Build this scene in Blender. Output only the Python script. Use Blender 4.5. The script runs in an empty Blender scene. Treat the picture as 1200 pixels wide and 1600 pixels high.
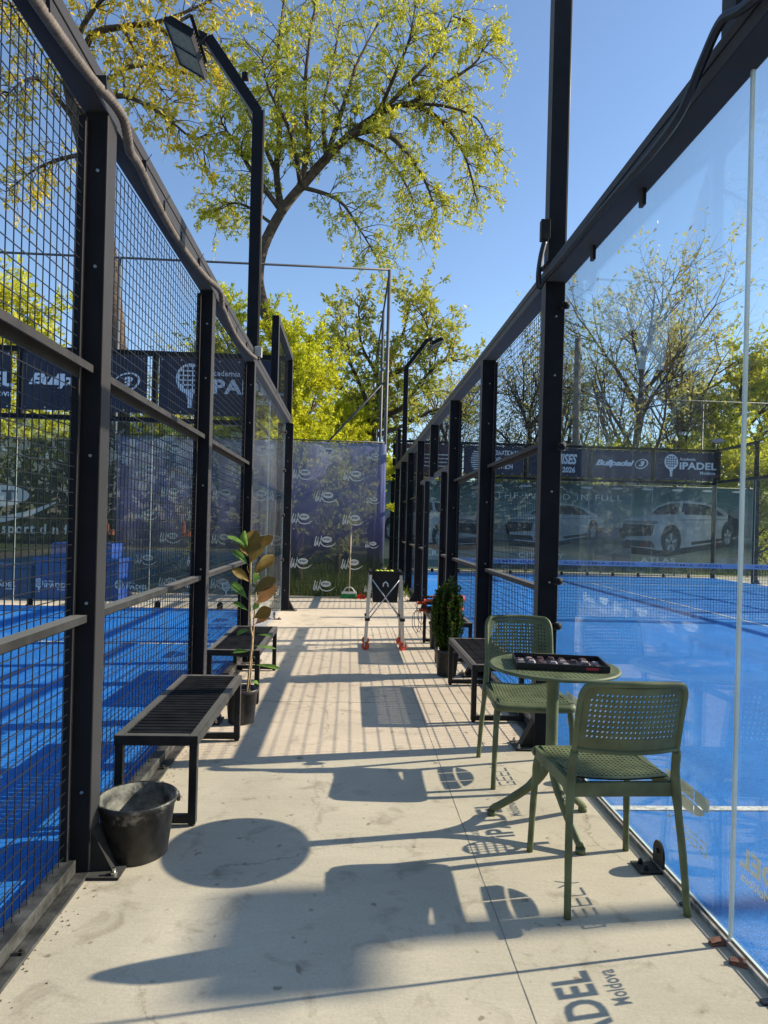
import bpy, bmesh, math, random
from mathutils import Vector, Matrix, Quaternion
R = math.radians
C = bpy.context.scene.collection

# ------------------------------------------------------------------ camera
SUN_EL, SUN_AZ = 27.5, 80.6            # degrees; azimuth from +Y towards +X
CAM_H, FPX = 1.38, 1040.0
scn = bpy.context.scene
cam_d = bpy.data.cameras.new("camera")
cam = bpy.data.objects.new("camera", cam_d)
C.objects.link(cam)
cam_d.sensor_fit = 'VERTICAL'
cam_d.sensor_height = 36.0
cam_d.lens = FPX / 1600.0 * 36.0
cam_d.clip_start, cam_d.clip_end = 0.05, 2000
cam_d.shift_y = 21.0 / 1600.0                                  # the phone keeps uprights parallel
CY, CAM_Y = 821.0, 0.028
_fw = Vector((548 - 600, -(819.7 - CY), -FPX)).normalized()     # +Y of the place, seen in camera axes
_up = Vector((math.sin(R(1.48)), math.cos(R(1.48)), 0))
_up = (_up - _fw * _up.dot(_fw)).normalized()
_rt = _fw.cross(_up)
_m = Matrix((_rt, _fw, _up))                                   # camera axes -> world axes
cam.matrix_world = Matrix.Translation((0, CAM_Y, CAM_H)) @ _m.to_4x4()
scn.camera = cam
scn.render.resolution_x, scn.render.resolution_y = 768, 1024
scn.cycles.transparent_max_bounces = 40
scn.cycles.max_bounces = 10
# ------------------------------------------------------------------ sky, sun, exposure
w = bpy.data.worlds.new("World")
scn.world = w
w.use_nodes = True
nt = w.node_tree
nt.nodes.clear()
sky = nt.nodes.new("ShaderNodeTexSky")
sky.sky_type = 'NISHITA'
sky.sun_disc = False
sky.sun_elevation = R(SUN_EL)
sky.sun_rotation = R(SUN_AZ)
sky.air_density = 1.0
sky.dust_density = 0.3
sky.ozone_density = 4.5
bgn = nt.nodes.new("ShaderNodeBackground")
bgn.inputs[1].default_value = 0.115
won = nt.nodes.new("ShaderNodeOutputWorld")
tint = nt.nodes.new("ShaderNodeMix")
tint.data_type = 'RGBA'; tint.blend_type = 'MULTIPLY'; tint.inputs[0].default_value = 1.0
tint.inputs[7].default_value = (1.20, 1.10, 1.02, 1)
nt.links.new(sky.outputs[0], tint.inputs[6])
nt.links.new(tint.outputs[2], bgn.inputs[0])
nt.links.new(bgn.outputs[0], won.inputs[0])
sd = bpy.data.lights.new("sun", 'SUN')
sd.energy = 4.7
sd.angle = R(0.48)
sd.color = (1.0, 0.87, 0.70)
sun = bpy.data.objects.new("sun", sd)
C.objects.link(sun)
S = Vector((math.sin(R(SUN_AZ)) * math.cos(R(SUN_EL)), math.cos(R(SUN_AZ)) * math.cos(R(SUN_EL)), math.sin(R(SUN_EL))))
sun.rotation_euler = S.to_track_quat('Z', 'Y').to_euler()
sun.location = S * 60
scn.view_settings.view_transform = 'Standard'
scn.view_settings.look = 'None'
scn.view_settings.exposure = 0.95
scn.view_settings.gamma = 1.0


# pixel of the 1200 x 1600 photo -> point on a plane of the place (used to measure it)
def _ray(x, y):
    return _m @ Vector((x - 600, -(y - CY), -FPX))
def on_y(x, y, Y):
    d = _ray(x, y); t = (Y - CAM_Y) / d.y
    return Vector((t * d.x, Y, CAM_H + t * d.z))

# ------------------------------------------------------------------ materials
def lin(c):
    f = lambda v: v / 12.92 if v <= 0.04045 else ((v + 0.055) / 1.055) ** 2.4
    return tuple(f(v / 255.0) for v in c)

def mat(name, col, rough=0.6, var=0.0, scale=8.0, metal=0.0, bump=0.0, bscale=60.0, spec=0.5, col2=None, coat=0.0, detail=6.0):
    m = bpy.data.materials.new(name)
    m.use_nodes = True
    t = m.node_tree
    b = t.nodes['Principled BSDF']
    b.inputs['Base Color'].default_value = (*col, 1)
    b.inputs['Roughness'].default_value = rough
    b.inputs['Metallic'].default_value = metal
    b.inputs['Specular IOR Level'].default_value = spec
    b.inputs['Coat Weight'].default_value = coat
    co = t.nodes.new('ShaderNodeTexCoord')
    if var > 0 or col2:
        n = t.nodes.new('ShaderNodeTexNoise')
        n.inputs['Scale'].default_value = scale
        n.inputs['Detail'].default_value = detail
        t.links.new(co.outputs['Object'], n.inputs['Vector'])
        r = t.nodes.new('ShaderNodeValToRGB')
        c2 = col2 or tuple(max(0, v * (1 - var)) for v in col)
        c1 = col if col2 else tuple(min(1, v * (1 + var)) for v in col)
        r.color_ramp.elements[0].position = 0.35
        r.color_ramp.elements[1].position = 0.65
        r.color_ramp.elements[0].color = (*c2, 1)
        r.color_ramp.elements[1].color = (*c1, 1)
        t.links.new(n.outputs['Fac'], r.inputs[0])
        t.links.new(r.outputs[0], b.inputs['Base Color'])
    if bump > 0:
        n2 = t.nodes.new('ShaderNodeTexNoise')
        n2.inputs['Scale'].default_value = bscale
        n2.inputs['Detail'].default_value = 8
        t.links.new(co.outputs['Object'], n2.inputs['Vector'])
        bp = t.nodes.new('ShaderNodeBump')
        bp.inputs['Strength'].default_value = bump
        bp.inputs['Distance'].default_value = 0.01
        t.links.new(n2.outputs['Fac'], bp.inputs['Height'])
        t.links.new(bp.outputs[0], b.inputs['Normal'])
    return m

def leaf_mat(name, col, col2, trans=0.45, rough=0.45):
    m = bpy.data.materials.new(name)
    m.use_nodes = True
    t = m.node_tree
    b = t.nodes['Principled BSDF']
    b.inputs['Roughness'].default_value = rough
    b.inputs['Specular IOR Level'].default_value = 0.15
    co = t.nodes.new('ShaderNodeTexCoord')
    n = t.nodes.new('ShaderNodeTexNoise')
    n.inputs['Scale'].default_value = 1.4
    n.inputs['Detail'].default_value = 8
    n.inputs['Roughness'].default_value = 0.75
    t.links.new(co.outputs['Object'], n.inputs['Vector'])
    r = t.nodes.new('ShaderNodeValToRGB')
    r.color_ramp.elements[0].position = 0.36
    r.color_ramp.elements[1].position = 0.64
    r.color_ramp.elements[0].color = (*col2, 1)
    r.color_ramp.elements[1].color = (*col, 1)
    t.links.new(n.outputs['Fac'], r.inputs[0])
    t.links.new(r.outputs[0], b.inputs['Base Color'])
    tr = t.nodes.new('ShaderNodeBsdfTranslucent')
    t.links.new(r.outputs[0], tr.inputs[0])
    mx = t.nodes.new('ShaderNodeMixShader')
    mx.inputs[0].default_value = trans
    t.links.new(b.outputs[0], mx.inputs[1])
    t.links.new(tr.outputs[0], mx.inputs[2])
    t.links.new(mx.outputs[0], t.nodes['Material Output'].inputs[0])
    return m

def glass_mat(name, tint=(0.93, 0.965, 0.96), ior=1.5, dust=0.02):
    m = bpy.data.materials.new(name)
    m.use_nodes = True
    t = m.node_tree
    t.nodes.remove(t.nodes['Principled BSDF'])
    tr = t.nodes.new('ShaderNodeBsdfTransparent')
    tr.inputs[0].default_value = (*tint, 1)
    gl = t.nodes.new('ShaderNodeBsdfGlossy')
    gl.inputs['Roughness'].default_value = 0.0
    fr = t.nodes.new('ShaderNodeFresnel')
    ge = t.nodes.new('ShaderNodeNewGeometry')          # the inner face of a pane sees the same contrast from behind
    im = t.nodes.new('ShaderNodeMapRange')
    im.inputs[3].default_value, im.inputs[4].default_value = ior, 1.0 / ior
    t.links.new(ge.outputs['Backfacing'], im.inputs[0]); t.links.new(im.outputs[0], fr.inputs[0])
    mx = t.nodes.new('ShaderNodeMixShader')
    t.links.new(fr.outputs[0], mx.inputs[0])
    t.links.new(tr.outputs[0], mx.inputs[1])
    t.links.new(gl.outputs[0], mx.inputs[2])
    df = t.nodes.new('ShaderNodeBsdfDiffuse')           # thin film of dust and wipe marks
    df.inputs[0].default_value = (0.7, 0.7, 0.68, 1)
    co = t.nodes.new('ShaderNodeTexCoord')
    mp = t.nodes.new('ShaderNodeMapping')
    mp.inputs['Scale'].default_value = (1, 1.5, 0.5)
    n = t.nodes.new('ShaderNodeTexNoise')
    n.inputs['Scale'].default_value = 3.0
    n.inputs['Detail'].default_value = 8
    t.links.new(co.outputs['Object'], mp.inputs[0])
    t.links.new(mp.outputs[0], n.inputs['Vector'])
    mr = t.nodes.new('ShaderNodeMapRange')
    mr.inputs[1].default_value, mr.inputs[2].default_value = 0.4, 0.75
    mr.inputs[3].default_value, mr.inputs[4].default_value = dust * 0.4, dust * 1.6
    t.links.new(n.outputs['Fac'], mr.inputs[0])
    m2 = t.nodes.new('ShaderNodeMixShader')
    t.links.new(mr.outputs[0], m2.inputs[0])
    t.links.new(mx.outputs[0], m2.inputs[1])
    t.links.new(df.outputs[0], m2.inputs[2])
    t.links.new(m2.outputs[0], t.nodes['Material Output'].inputs[0])
    return m

def mesh_cloth(name, col, col2, see=0.4, scale=1.2, axis=None, stops=None):
    """woven, half see-through printed banner cloth"""
    m = bpy.data.materials.new(name)
    m.use_nodes = True
    t = m.node_tree
    t.nodes.remove(t.nodes['Principled BSDF'])
    co = t.nodes.new('ShaderNodeTexCoord')
    n = t.nodes.new('ShaderNodeTexNoise')
    n.inputs['Scale'].default_value = scale
    n.inputs['Detail'].default_value = 5
    t.links.new(co.outputs['Object'], n.inputs['Vector'])
    r = t.nodes.new('ShaderNodeValToRGB')
    if stops:
        sx = t.nodes.new('ShaderNodeSeparateXYZ')
        t.links.new(co.outputs['Object'], sx.inputs[0])
        ad = t.nodes.new('ShaderNodeMath'); ad.operation = 'MULTIPLY_ADD'
        ad.inputs[1].default_value = 0.35; ad.inputs[2].default_value = -0.175
        t.links.new(n.outputs['Fac'], ad.inputs[0])
        sm = t.nodes.new('ShaderNodeMath'); sm.operation = 'ADD'
        t.links.new(ad.outputs[0], sm.inputs[0])
        t.links.new(sx.outputs['Z'], sm.inputs[1])
        dv = t.nodes.new('ShaderNodeMath'); dv.operation = 'DIVIDE'; dv.inputs[1].default_value = 3.0
        t.links.new(sm.outputs[0], dv.inputs[0])
        cr = r.color_ramp
        cr.elements[0].position, cr.elements[0].color = stops[0][0], (*stops[0][1], 1)
        cr.elements[1].position, cr.elements[1].color = stops[-1][0], (*stops[-1][1], 1)
        for p, c in stops[1:-1]:
            e = cr.elements.new(p); e.color = (*c, 1)
        t.links.new(dv.outputs[0], r.inputs[0])
    else:
        r.color_ramp.elements[0].position, r.color_ramp.elements[1].position = 0.35, 0.65
        r.color_ramp.elements[0].color, r.color_ramp.elements[1].color = (*col2, 1), (*col, 1)
        t.links.new(n.outputs['Fac'], r.inputs[0])
    df = t.nodes.new('ShaderNodeBsdfDiffuse')
    tl = t.nodes.new('ShaderNodeBsdfTranslucent')
    t.links.new(r.outputs[0], df.inputs[0]); t.links.new(r.outputs[0], tl.inputs[0])
    m1 = t.nodes.new('ShaderNodeMixShader'); m1.inputs[0].default_value = 0.5
    t.links.new(df.outputs[0], m1.inputs[1]); t.links.new(tl.outputs[0], m1.inputs[2])
    tp = t.nodes.new('ShaderNodeBsdfTransparent')
    m2 = t.nodes.new('ShaderNodeMixShader'); m2.inputs[0].default_value = see
    t.links.new(m1.outputs[0], m2.inputs[1]); t.links.new(tp.outputs[0], m2.inputs[2])
    t.links.new(m2.outputs[0], t.nodes['Material Output'].inputs[0])
    return m

BLACK = mat("black powder-coated steel", (0.008, 0.008, 0.010), 0.55, 0.3, 5, bump=0.03, bscale=220, spec=0.12)
BLACK2 = mat("black frame steel, dusty", (0.018, 0.0175, 0.017), 0.55, 0.45, 9, bump=0.05, bscale=120, spec=0.15)
for q_, wt in ((BLACK, 0.34), (BLACK2, 0.22)):      # film of pale dust that shows at a slant
    pb = q_.node_tree.nodes['Principled BSDF']
    pb.inputs['Sheen Weight'].default_value = wt; pb.inputs['Sheen Roughness'].default_value = 0.45; pb.inputs['Sheen Tint'].default_value = (1.0, 0.95, 0.88, 1)
WIRE = mat("black coated wire", (0.014, 0.014, 0.016), 0.35)
SLAT = mat("matt black bench slat", (0.011, 0.011, 0.012), 0.6, 0.4, 9, bump=0.05, bscale=120, spec=0.12)
GALV = mat("zinc bolt", (0.45, 0.45, 0.43), 0.35, metal=1.0)
CURB = mat("worn black steel angle", (0.05, 0.049, 0.046), 0.6, 0.6, 14, bump=0.25, bscale=60)
GLASS = glass_mat("toughened glass")
GEDGE = mat("ground glass edge", (0.62, 0.70, 0.66), 0.35, 0.1, 3)
STICK = mat("cream vinyl sticker", (0.72, 0.70, 0.62), 0.6)
WHITEV = mat("white print", (0.72, 0.73, 0.74), 0.7)
PALE = mat("pale print", (0.72, 0.76, 0.74), 0.7)
NAVY = mat("navy banner vinyl", (0.014, 0.017, 0.038), 0.55, 0.2, 2.5, bump=0.05, bscale=14)
MAROON = mat("dark maroon banner vinyl", (0.035, 0.022, 0.045), 0.55, col2=(0.09, 0.016, 0.028), scale=0.9)
CONDUIT = mat("dusty corrugated conduit", (0.10, 0.084, 0.070), 0.75, 0.3, 30)
CABLE = mat("black cable", (0.012, 0.012, 0.014), 0.4)
GREYBOX = mat("pale grey plastic", (0.42, 0.42, 0.38), 0.5, 0.15, 20)
OLIVE = mat("olive green resin", (0.120, 0.138, 0.068), 0.52, 0.26, 9, bump=0.03, bscale=300, spec=0.3)
TRAY = mat("black card", (0.012, 0.010, 0.014), 0.45, 0.2, 30)
PINK = mat("pinkish brown confection", (0.10, 0.050, 0.048), 0.5, 0.6, 70)
CREAM = mat("cream paper", (0.34, 0.28, 0.27), 0.6, 0.15, 60)
REDM = mat("red print", (0.45, 0.03, 0.05), 0.5)
POT = mat("black plastic pot", (0.022, 0.022, 0.023), 0.42, 0.5, 18, bump=0.05, bscale=70)
SOIL = mat("potting soil", (0.06, 0.036, 0.022), 0.95, 0.5, 40, bump=0.8, bscale=60)
BUCKET = mat("black bucket plastic", (0.020, 0.020, 0.021), 0.5, 0.6, 22, bump=0.1, bscale=60)
ALU = mat("brushed aluminium", (0.62, 0.62, 0.62), 0.3, 0.1, 40, metal=0.9)
REDP = mat("red plastic", (0.55, 0.05, 0.02), 0.4, 0.15, 30)
ORANGE = mat("orange lacquer", (0.72, 0.10, 0.03), 0.35, 0.1, 20)
GREENB = mat("green bristles", (0.02, 0.30, 0.08), 0.7, 0.4, 60)
WOODH = mat("pale wooden handle", (0.52, 0.40, 0.25), 0.6, 0.2, 12)
BALL = mat("yellow felt", (0.55, 0.62, 0.06), 0.95, 0.1, 60, bump=0.3, bscale=300)
NYLON = mat("black nylon", (0.010, 0.010, 0.011), 0.7, 0.3, 60)
BLUEP = mat("blue vinyl", (0.012, 0.045, 0.22), 0.45, 0.25, 4)
NAVYP = mat("dark navy vinyl", (0.010, 0.022, 0.075), 0.5, 0.25, 4)
COPPER = mat("orange clamp paint", (0.50, 0.16, 0.07), 0.5, 0.2, 30)
WOODS = mat("reddish wooden shim", (0.20, 0.085, 0.055), 0.8, 0.35, 40)
CONCPOLE = mat("weathered concrete pole", (0.22, 0.19, 0.15), 0.9, 0.3, 6, bump=0.4, bscale=30)
STEELP = mat("dark grey net pole", (0.07, 0.075, 0.08), 0.5, 0.2, 6)
LENS = mat("floodlight lens", (0.20, 0.21, 0.20), 0.25, 0.25, 45)
NETC = mat("black net cord", (0.012, 0.012, 0.014), 0.8)
BAND = mat("pale blue net band", (0.30, 0.42, 0.68), 0.7, 0.1, 3)
BLUETXT = mat("blue print", (0.03, 0.07, 0.30), 0.7)
BARK = mat("grey brown bark", (0.075, 0.054, 0.036), 0.95, 0.45, 7, bump=0.9, bscale=22)
BARK2 = mat("pale bark", (0.16, 0.125, 0.085), 0.95, 0.4, 7, bump=0.8, bscale=22)
TWIG = mat("brown twig", (0.075, 0.052, 0.032), 0.9, 0.3, 4)
STEMM = mat("tan plant stem", (0.36, 0.25, 0.13), 0.8, 0.25, 30)
L_YG = leaf_mat("yellow green spring leaf", (0.62, 0.57, 0.05), (0.36, 0.40, 0.05))
L_YEL = leaf_mat("yellow blossom leaf", (0.70, 0.54, 0.045), (0.44, 0.40, 0.05))
L_BRT = leaf_mat("bright green yellow leaf", (0.64, 0.62, 0.035), (0.42, 0.48, 0.03), 0.55)
L_YG2 = leaf_mat("pale yellow spring foliage", (0.64, 0.62, 0.07), (0.42, 0.46, 0.055), 0.6)
L_OLV = leaf_mat("olive leaf", (0.50, 0.48, 0.08), (0.30, 0.33, 0.055))
L_DRY = leaf_mat("sparse tan leaf", (0.60, 0.52, 0.14), (0.42, 0.40, 0.10))
L_DARK = leaf_mat("deep green bush leaf", (0.20, 0.24, 0.035), (0.08, 0.11, 0.022))
L_BOX = leaf_mat("glossy dark green shoot leaf", (0.13, 0.23, 0.04), (0.055, 0.115, 0.024), 0.3, 0.3)
L_BOXT = leaf_mat("young shoot leaf", (0.19, 0.22, 0.04), (0.09, 0.14, 0.025), 0.3, 0.35)
M_GRN = leaf_mat("glossy green magnolia leaf", (0.17, 0.30, 0.06), (0.10, 0.20, 0.045), 0.3, 0.25)
M_BRN = leaf_mat("rusty magnolia leaf underside", (0.27, 0.155, 0.038), (0.14, 0.11, 0.028), 0.25, 0.5)
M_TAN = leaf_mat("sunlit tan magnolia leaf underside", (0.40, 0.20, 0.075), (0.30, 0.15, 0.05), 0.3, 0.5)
M_YEL = leaf_mat("yellowed leaf", (0.62, 0.40, 0.02), (0.5, 0.3, 0.02), 0.4)
GRASSB = leaf_mat("grass blade", (0.16, 0.21, 0.025), (0.07, 0.12, 0.015), 0.35)

def concrete_mat():
    m = mat("trowelled concrete", (0.40, 0.365, 0.31), 0.85)
    t = m.node_tree; b = t.nodes['Principled BSDF']
    b.inputs['Specular IOR Level'].default_value = 0.3
    co = t.nodes.new('ShaderNodeTexCoord')
    def noise(sc, det, rg=0.55, vec=None, dist=0.0):
        n = t.nodes.new('ShaderNodeTexNoise')
        n.inputs['Scale'].default_value = sc; n.inputs['Detail'].default_value = det
        n.inputs['Roughness'].default_value = rg; n.inputs['Distortion'].default_value = dist
        t.links.new(vec or co.outputs['Object'], n.inputs['Vector'])
        return n
    def ramp(src, p0, c0, p1, c1):
        r = t.nodes.new('ShaderNodeValToRGB')
        r.color_ramp.elements[0].position, r.color_ramp.elements[0].color = p0, (*c0, 1)
        r.color_ramp.elements[1].position, r.color_ramp.elements[1].color = p1, (*c1, 1)
        t.links.new(src, r.inputs[0]); return r
    def mul(a, bb, fac=1.0):
        x = t.nodes.new('ShaderNodeMix'); x.data_type = 'RGBA'; x.blend_type = 'MULTIPLY'
        x.inputs[0].default_value = fac
        t.links.new(a, x.inputs[6]); t.links.new(bb, x.inputs[7]); return x.outputs[2]
    big = ramp(noise(0.9, 7, 0.6, None, 0.6).outputs['Fac'], 0.3, (0.53, 0.46, 0.345), 0.7, (0.68, 0.59, 0.45))
    fine = ramp(noise(85, 4, 0.7).outputs['Fac'], 0.25, (0.84, 0.84, 0.84), 0.6, (1, 1, 1))
    stain = ramp(noise(5.5, 5, 0.6, None, 0.8).outputs['Fac'], 0.30, (0.70, 0.68, 0.66), 0.44, (1, 1, 1))
    spot = ramp(noise(14, 2, 0.5).outputs['Fac'], 0.27, (0.55, 0.52, 0.49), 0.32, (1, 1, 1))
    c = mul(big.outputs[0], fine.outputs[0]); c = mul(c, stain.outputs[0]); c = mul(c, spot.outputs[0])
    mp0 = t.nodes.new('ShaderNodeMapping'); mp0.inputs['Rotation'].default_value = (0, 0, -0.35); mp0.inputs['Scale'].default_value = (1.6, 5, 1)
    t.links.new(co.outputs['Object'], mp0.inputs[0])
    c = mul(c, ramp(noise(2.4, 7, 0.68, mp0.outputs[0], 0.7).outputs['Fac'], 0.34, (0.945, 0.943, 0.94), 0.56, (1, 1, 1)).outputs[0])
    c = mul(c, ramp(noise(0.33, 5, 0.6, None, 0.5).outputs['Fac'], 0.36, (0.84, 0.84, 0.85), 0.60, (1.0, 1.0, 1.0)).outputs[0])
    vo = t.nodes.new('ShaderNodeTexVoronoi'); vo.feature = 'DISTANCE_TO_EDGE'; vo.inputs['Scale'].default_value = 0.75
    nz = noise(3, 6, 0.7)
    ad = t.nodes.new('ShaderNodeMix'); ad.data_type = 'VECTOR'; ad.inputs[0].default_value = 0.22
    t.links.new(co.outputs['Object'], ad.inputs[4]); t.links.new(nz.outputs['Color'], ad.inputs[5])
    t.links.new(ad.outputs[1], vo.inputs['Vector'])
    crk = ramp(vo.outputs['Distance'], 0.0, (0.62, 0.6, 0.58), 0.0035, (1, 1, 1))
    msk = ramp(noise(0.7, 2).outputs['Fac'], 0.42, (0, 0, 0), 0.52, (1, 1, 1))
    x = t.nodes.new('ShaderNodeMix'); x.data_type = 'RGBA'; x.blend_type = 'MULTIPLY'
    t.links.new(msk.outputs[0], x.inputs[0]); t.links.new(c, x.inputs[6]); t.links.new(crk.outputs[0], x.inputs[7])
    t.links.new(x.outputs[2], b.inputs['Base Color'])
    mp = t.nodes.new('ShaderNodeMapping'); mp.inputs['Rotation'].default_value = (0, 0, 0.5); mp.inputs['Scale'].default_value = (3, 14, 3)
    t.links.new(co.outputs['Object'], mp.inputs[0])
    tw = noise(2.2, 5, 0.6, mp.outputs[0], 1.2)
    b1 = t.nodes.new('ShaderNodeBump'); b1.inputs['Strength'].default_value = 0.22; b1.inputs['Distance'].default_value = 0.012
    t.links.new(tw.outputs['Fac'], b1.inputs['Height'])
    b2 = t.nodes.new('ShaderNodeBump'); b2.inputs['Strength'].default_value = 0.25; b2.inputs['Distance'].default_value = 0.004
    t.links.new(noise(120, 5, 0.7).outputs['Fac'], b2.inputs['Height']); t.links.new(b1.outputs[0], b2.inputs['Normal'])
    t.links.new(b2.outputs[0], b.inputs['Normal'])
    return m
def turf_mat():
    m = mat("blue sanded turf", (0.012, 0.20, 0.62), 0.8)
    t = m.node_tree; b = t.nodes['Principled BSDF']
    b.inputs['Specular IOR Level'].default_value = 0.25
    co = t.nodes.new('ShaderNodeTexCoord')
    def noise(sc, det, rg, sv=None):
        n = t.nodes.new('ShaderNodeTexNoise'); n.inputs['Scale'].default_value = sc; n.inputs['Detail'].default_value = det; n.inputs['Roughness'].default_value = rg
        if sv:
            mp = t.nodes.new('ShaderNodeMapping'); mp.inputs['Scale'].default_value = sv; t.links.new(co.outputs['Object'], mp.inputs[0]); t.links.new(mp.outputs[0], n.inputs['Vector'])
        else: t.links.new(co.outputs['Object'], n.inputs['Vector'])
        return n.outputs['Fac']
    def ramp(src, stops):
        r = t.nodes.new('ShaderNodeValToRGB'); cr = r.color_ramp
        cr.elements[0].position, cr.elements[0].color = stops[0][0], (*stops[0][1], 1)
        cr.elements[1].position, cr.elements[1].color = stops[-1][0], (*stops[-1][1], 1)
        for p, c in stops[1:-1]: cr.elements.new(p).color = (*c, 1)
        t.links.new(src, r.inputs[0]); return r.outputs[0]
    def mix(a, c, mode, fac=None, f=1.0):
        x = t.nodes.new('ShaderNodeMix'); x.data_type = 'RGBA'; x.blend_type = mode; x.inputs[0].default_value = f
        if fac is not None: t.links.new(fac, x.inputs[0])
        t.links.new(a, x.inputs[6])
        if isinstance(c, tuple): x.inputs[7].default_value = (*c, 1)
        else: t.links.new(c, x.inputs[7])
        return x.outputs[2]
    pile = noise(230, 3, 0.8)
    c = ramp(pile, [(0.33, (0.002, 0.045, 0.27)), (0.50, (0.014, 0.21, 0.68)), (0.64, (0.045, 0.35, 0.86)), (0.72, (0.18, 0.43, 0.80))])
    c = mix(c, ramp(noise(38, 4, 0.7), [(0.3, (0.72, 0.74, 0.78)), (0.62, (1, 1, 1))]), 'MULTIPLY')
    c = mix(c, ramp(noise(0.7, 6, 0.65), [(0.3, (0.80, 0.82, 0.84)), (0.7, (1, 1, 1))]), 'MULTIPLY')
    # brushed tracks along the court and drifts of pale sand
    c = mix(c, ramp(noise(1.6, 4, 0.6, (2.2, 0.22, 1)), [(0.35, (0.86, 0.87, 0.90)), (0.6, (1, 1, 1))]), 'MULTIPLY')
    c = mix(c, (0.16, 0.30, 0.56), 'MIX', ramp(noise(1.1, 9, 0.72), [(0.56, (0, 0, 0)), (0.76, (0.45, 0.45, 0.45))]))
    t.links.new(c, b.inputs['Base Color'])
    bp = t.nodes.new('ShaderNodeBump'); bp.inputs['Strength'].default_value = 0.8; bp.inputs['Distance'].default_value = 0.008
    t.links.new(pile, bp.inputs['Height']); t.links.new(bp.outputs[0], b.inputs['Normal'])
    return m
CONC, TURF = concrete_mat(), turf_mat()
LINEW = mat("sanded white line", (0.47, 0.49, 0.48), 0.9, 0.4, 60)
EARTH = mat("grassy ground", (0.085, 0.115, 0.02), 0.95, col2=(0.045, 0.06, 0.014), scale=1.6, bump=0.6, bscale=8)

# bench slats, plaster splashes, perforated table top: patterns of their own
def plaster(m):
    t = m.node_tree; b = t.nodes['Principled BSDF']
    old = b.inputs['Base Color'].links[0].from_socket
    co = t.nodes.new('ShaderNodeTexCoord')
    n = t.nodes.new('ShaderNodeTexNoise'); n.inputs['Scale'].default_value = 9; n.inputs['Detail'].default_value = 8; n.inputs['Roughness'].default_value = 0.7
    t.links.new(co.outputs['Object'], n.inputs['Vector'])
    sx = t.nodes.new('ShaderNodeSeparateXYZ'); t.links.new(co.outputs['Object'], sx.inputs[0])
    mr = t.nodes.new('ShaderNodeMapRange'); mr.inputs[1].default_value, mr.inputs[2].default_value = 0.05, 0.27
    mr.inputs[3].default_value, mr.inputs[4].default_value = -0.28, 0.06
    t.links.new(sx.outputs['Z'], mr.inputs[0])
    ad = t.nodes.new('ShaderNodeMath'); ad.operation = 'ADD'
    t.links.new(n.outputs['Fac'], ad.inputs[0]); t.links.new(mr.outputs[0], ad.inputs[1])
    r = t.nodes.new('ShaderNodeValToRGB'); r.color_ramp.elements[0].position, r.color_ramp.elements[1].position = 0.56, 0.66
    t.links.new(ad.outputs[0], r.inputs[0])
    x = t.nodes.new('ShaderNodeMix'); x.data_type = 'RGBA'
    t.links.new(r.outputs[0], x.inputs[0]); t.links.new(old, x.inputs[6]); x.inputs[7].default_value = (0.24, 0.23, 0.20, 1)
    t.links.new(x.outputs[2], b.inputs['Base Color'])
plaster(BUCKET)
BUCKIN = mat("bucket inside caked with plaster", (0.30, 0.285, 0.24), 0.9, col2=(0.03, 0.03, 0.03), scale=11, bump=0.6, bscale=40)

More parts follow.
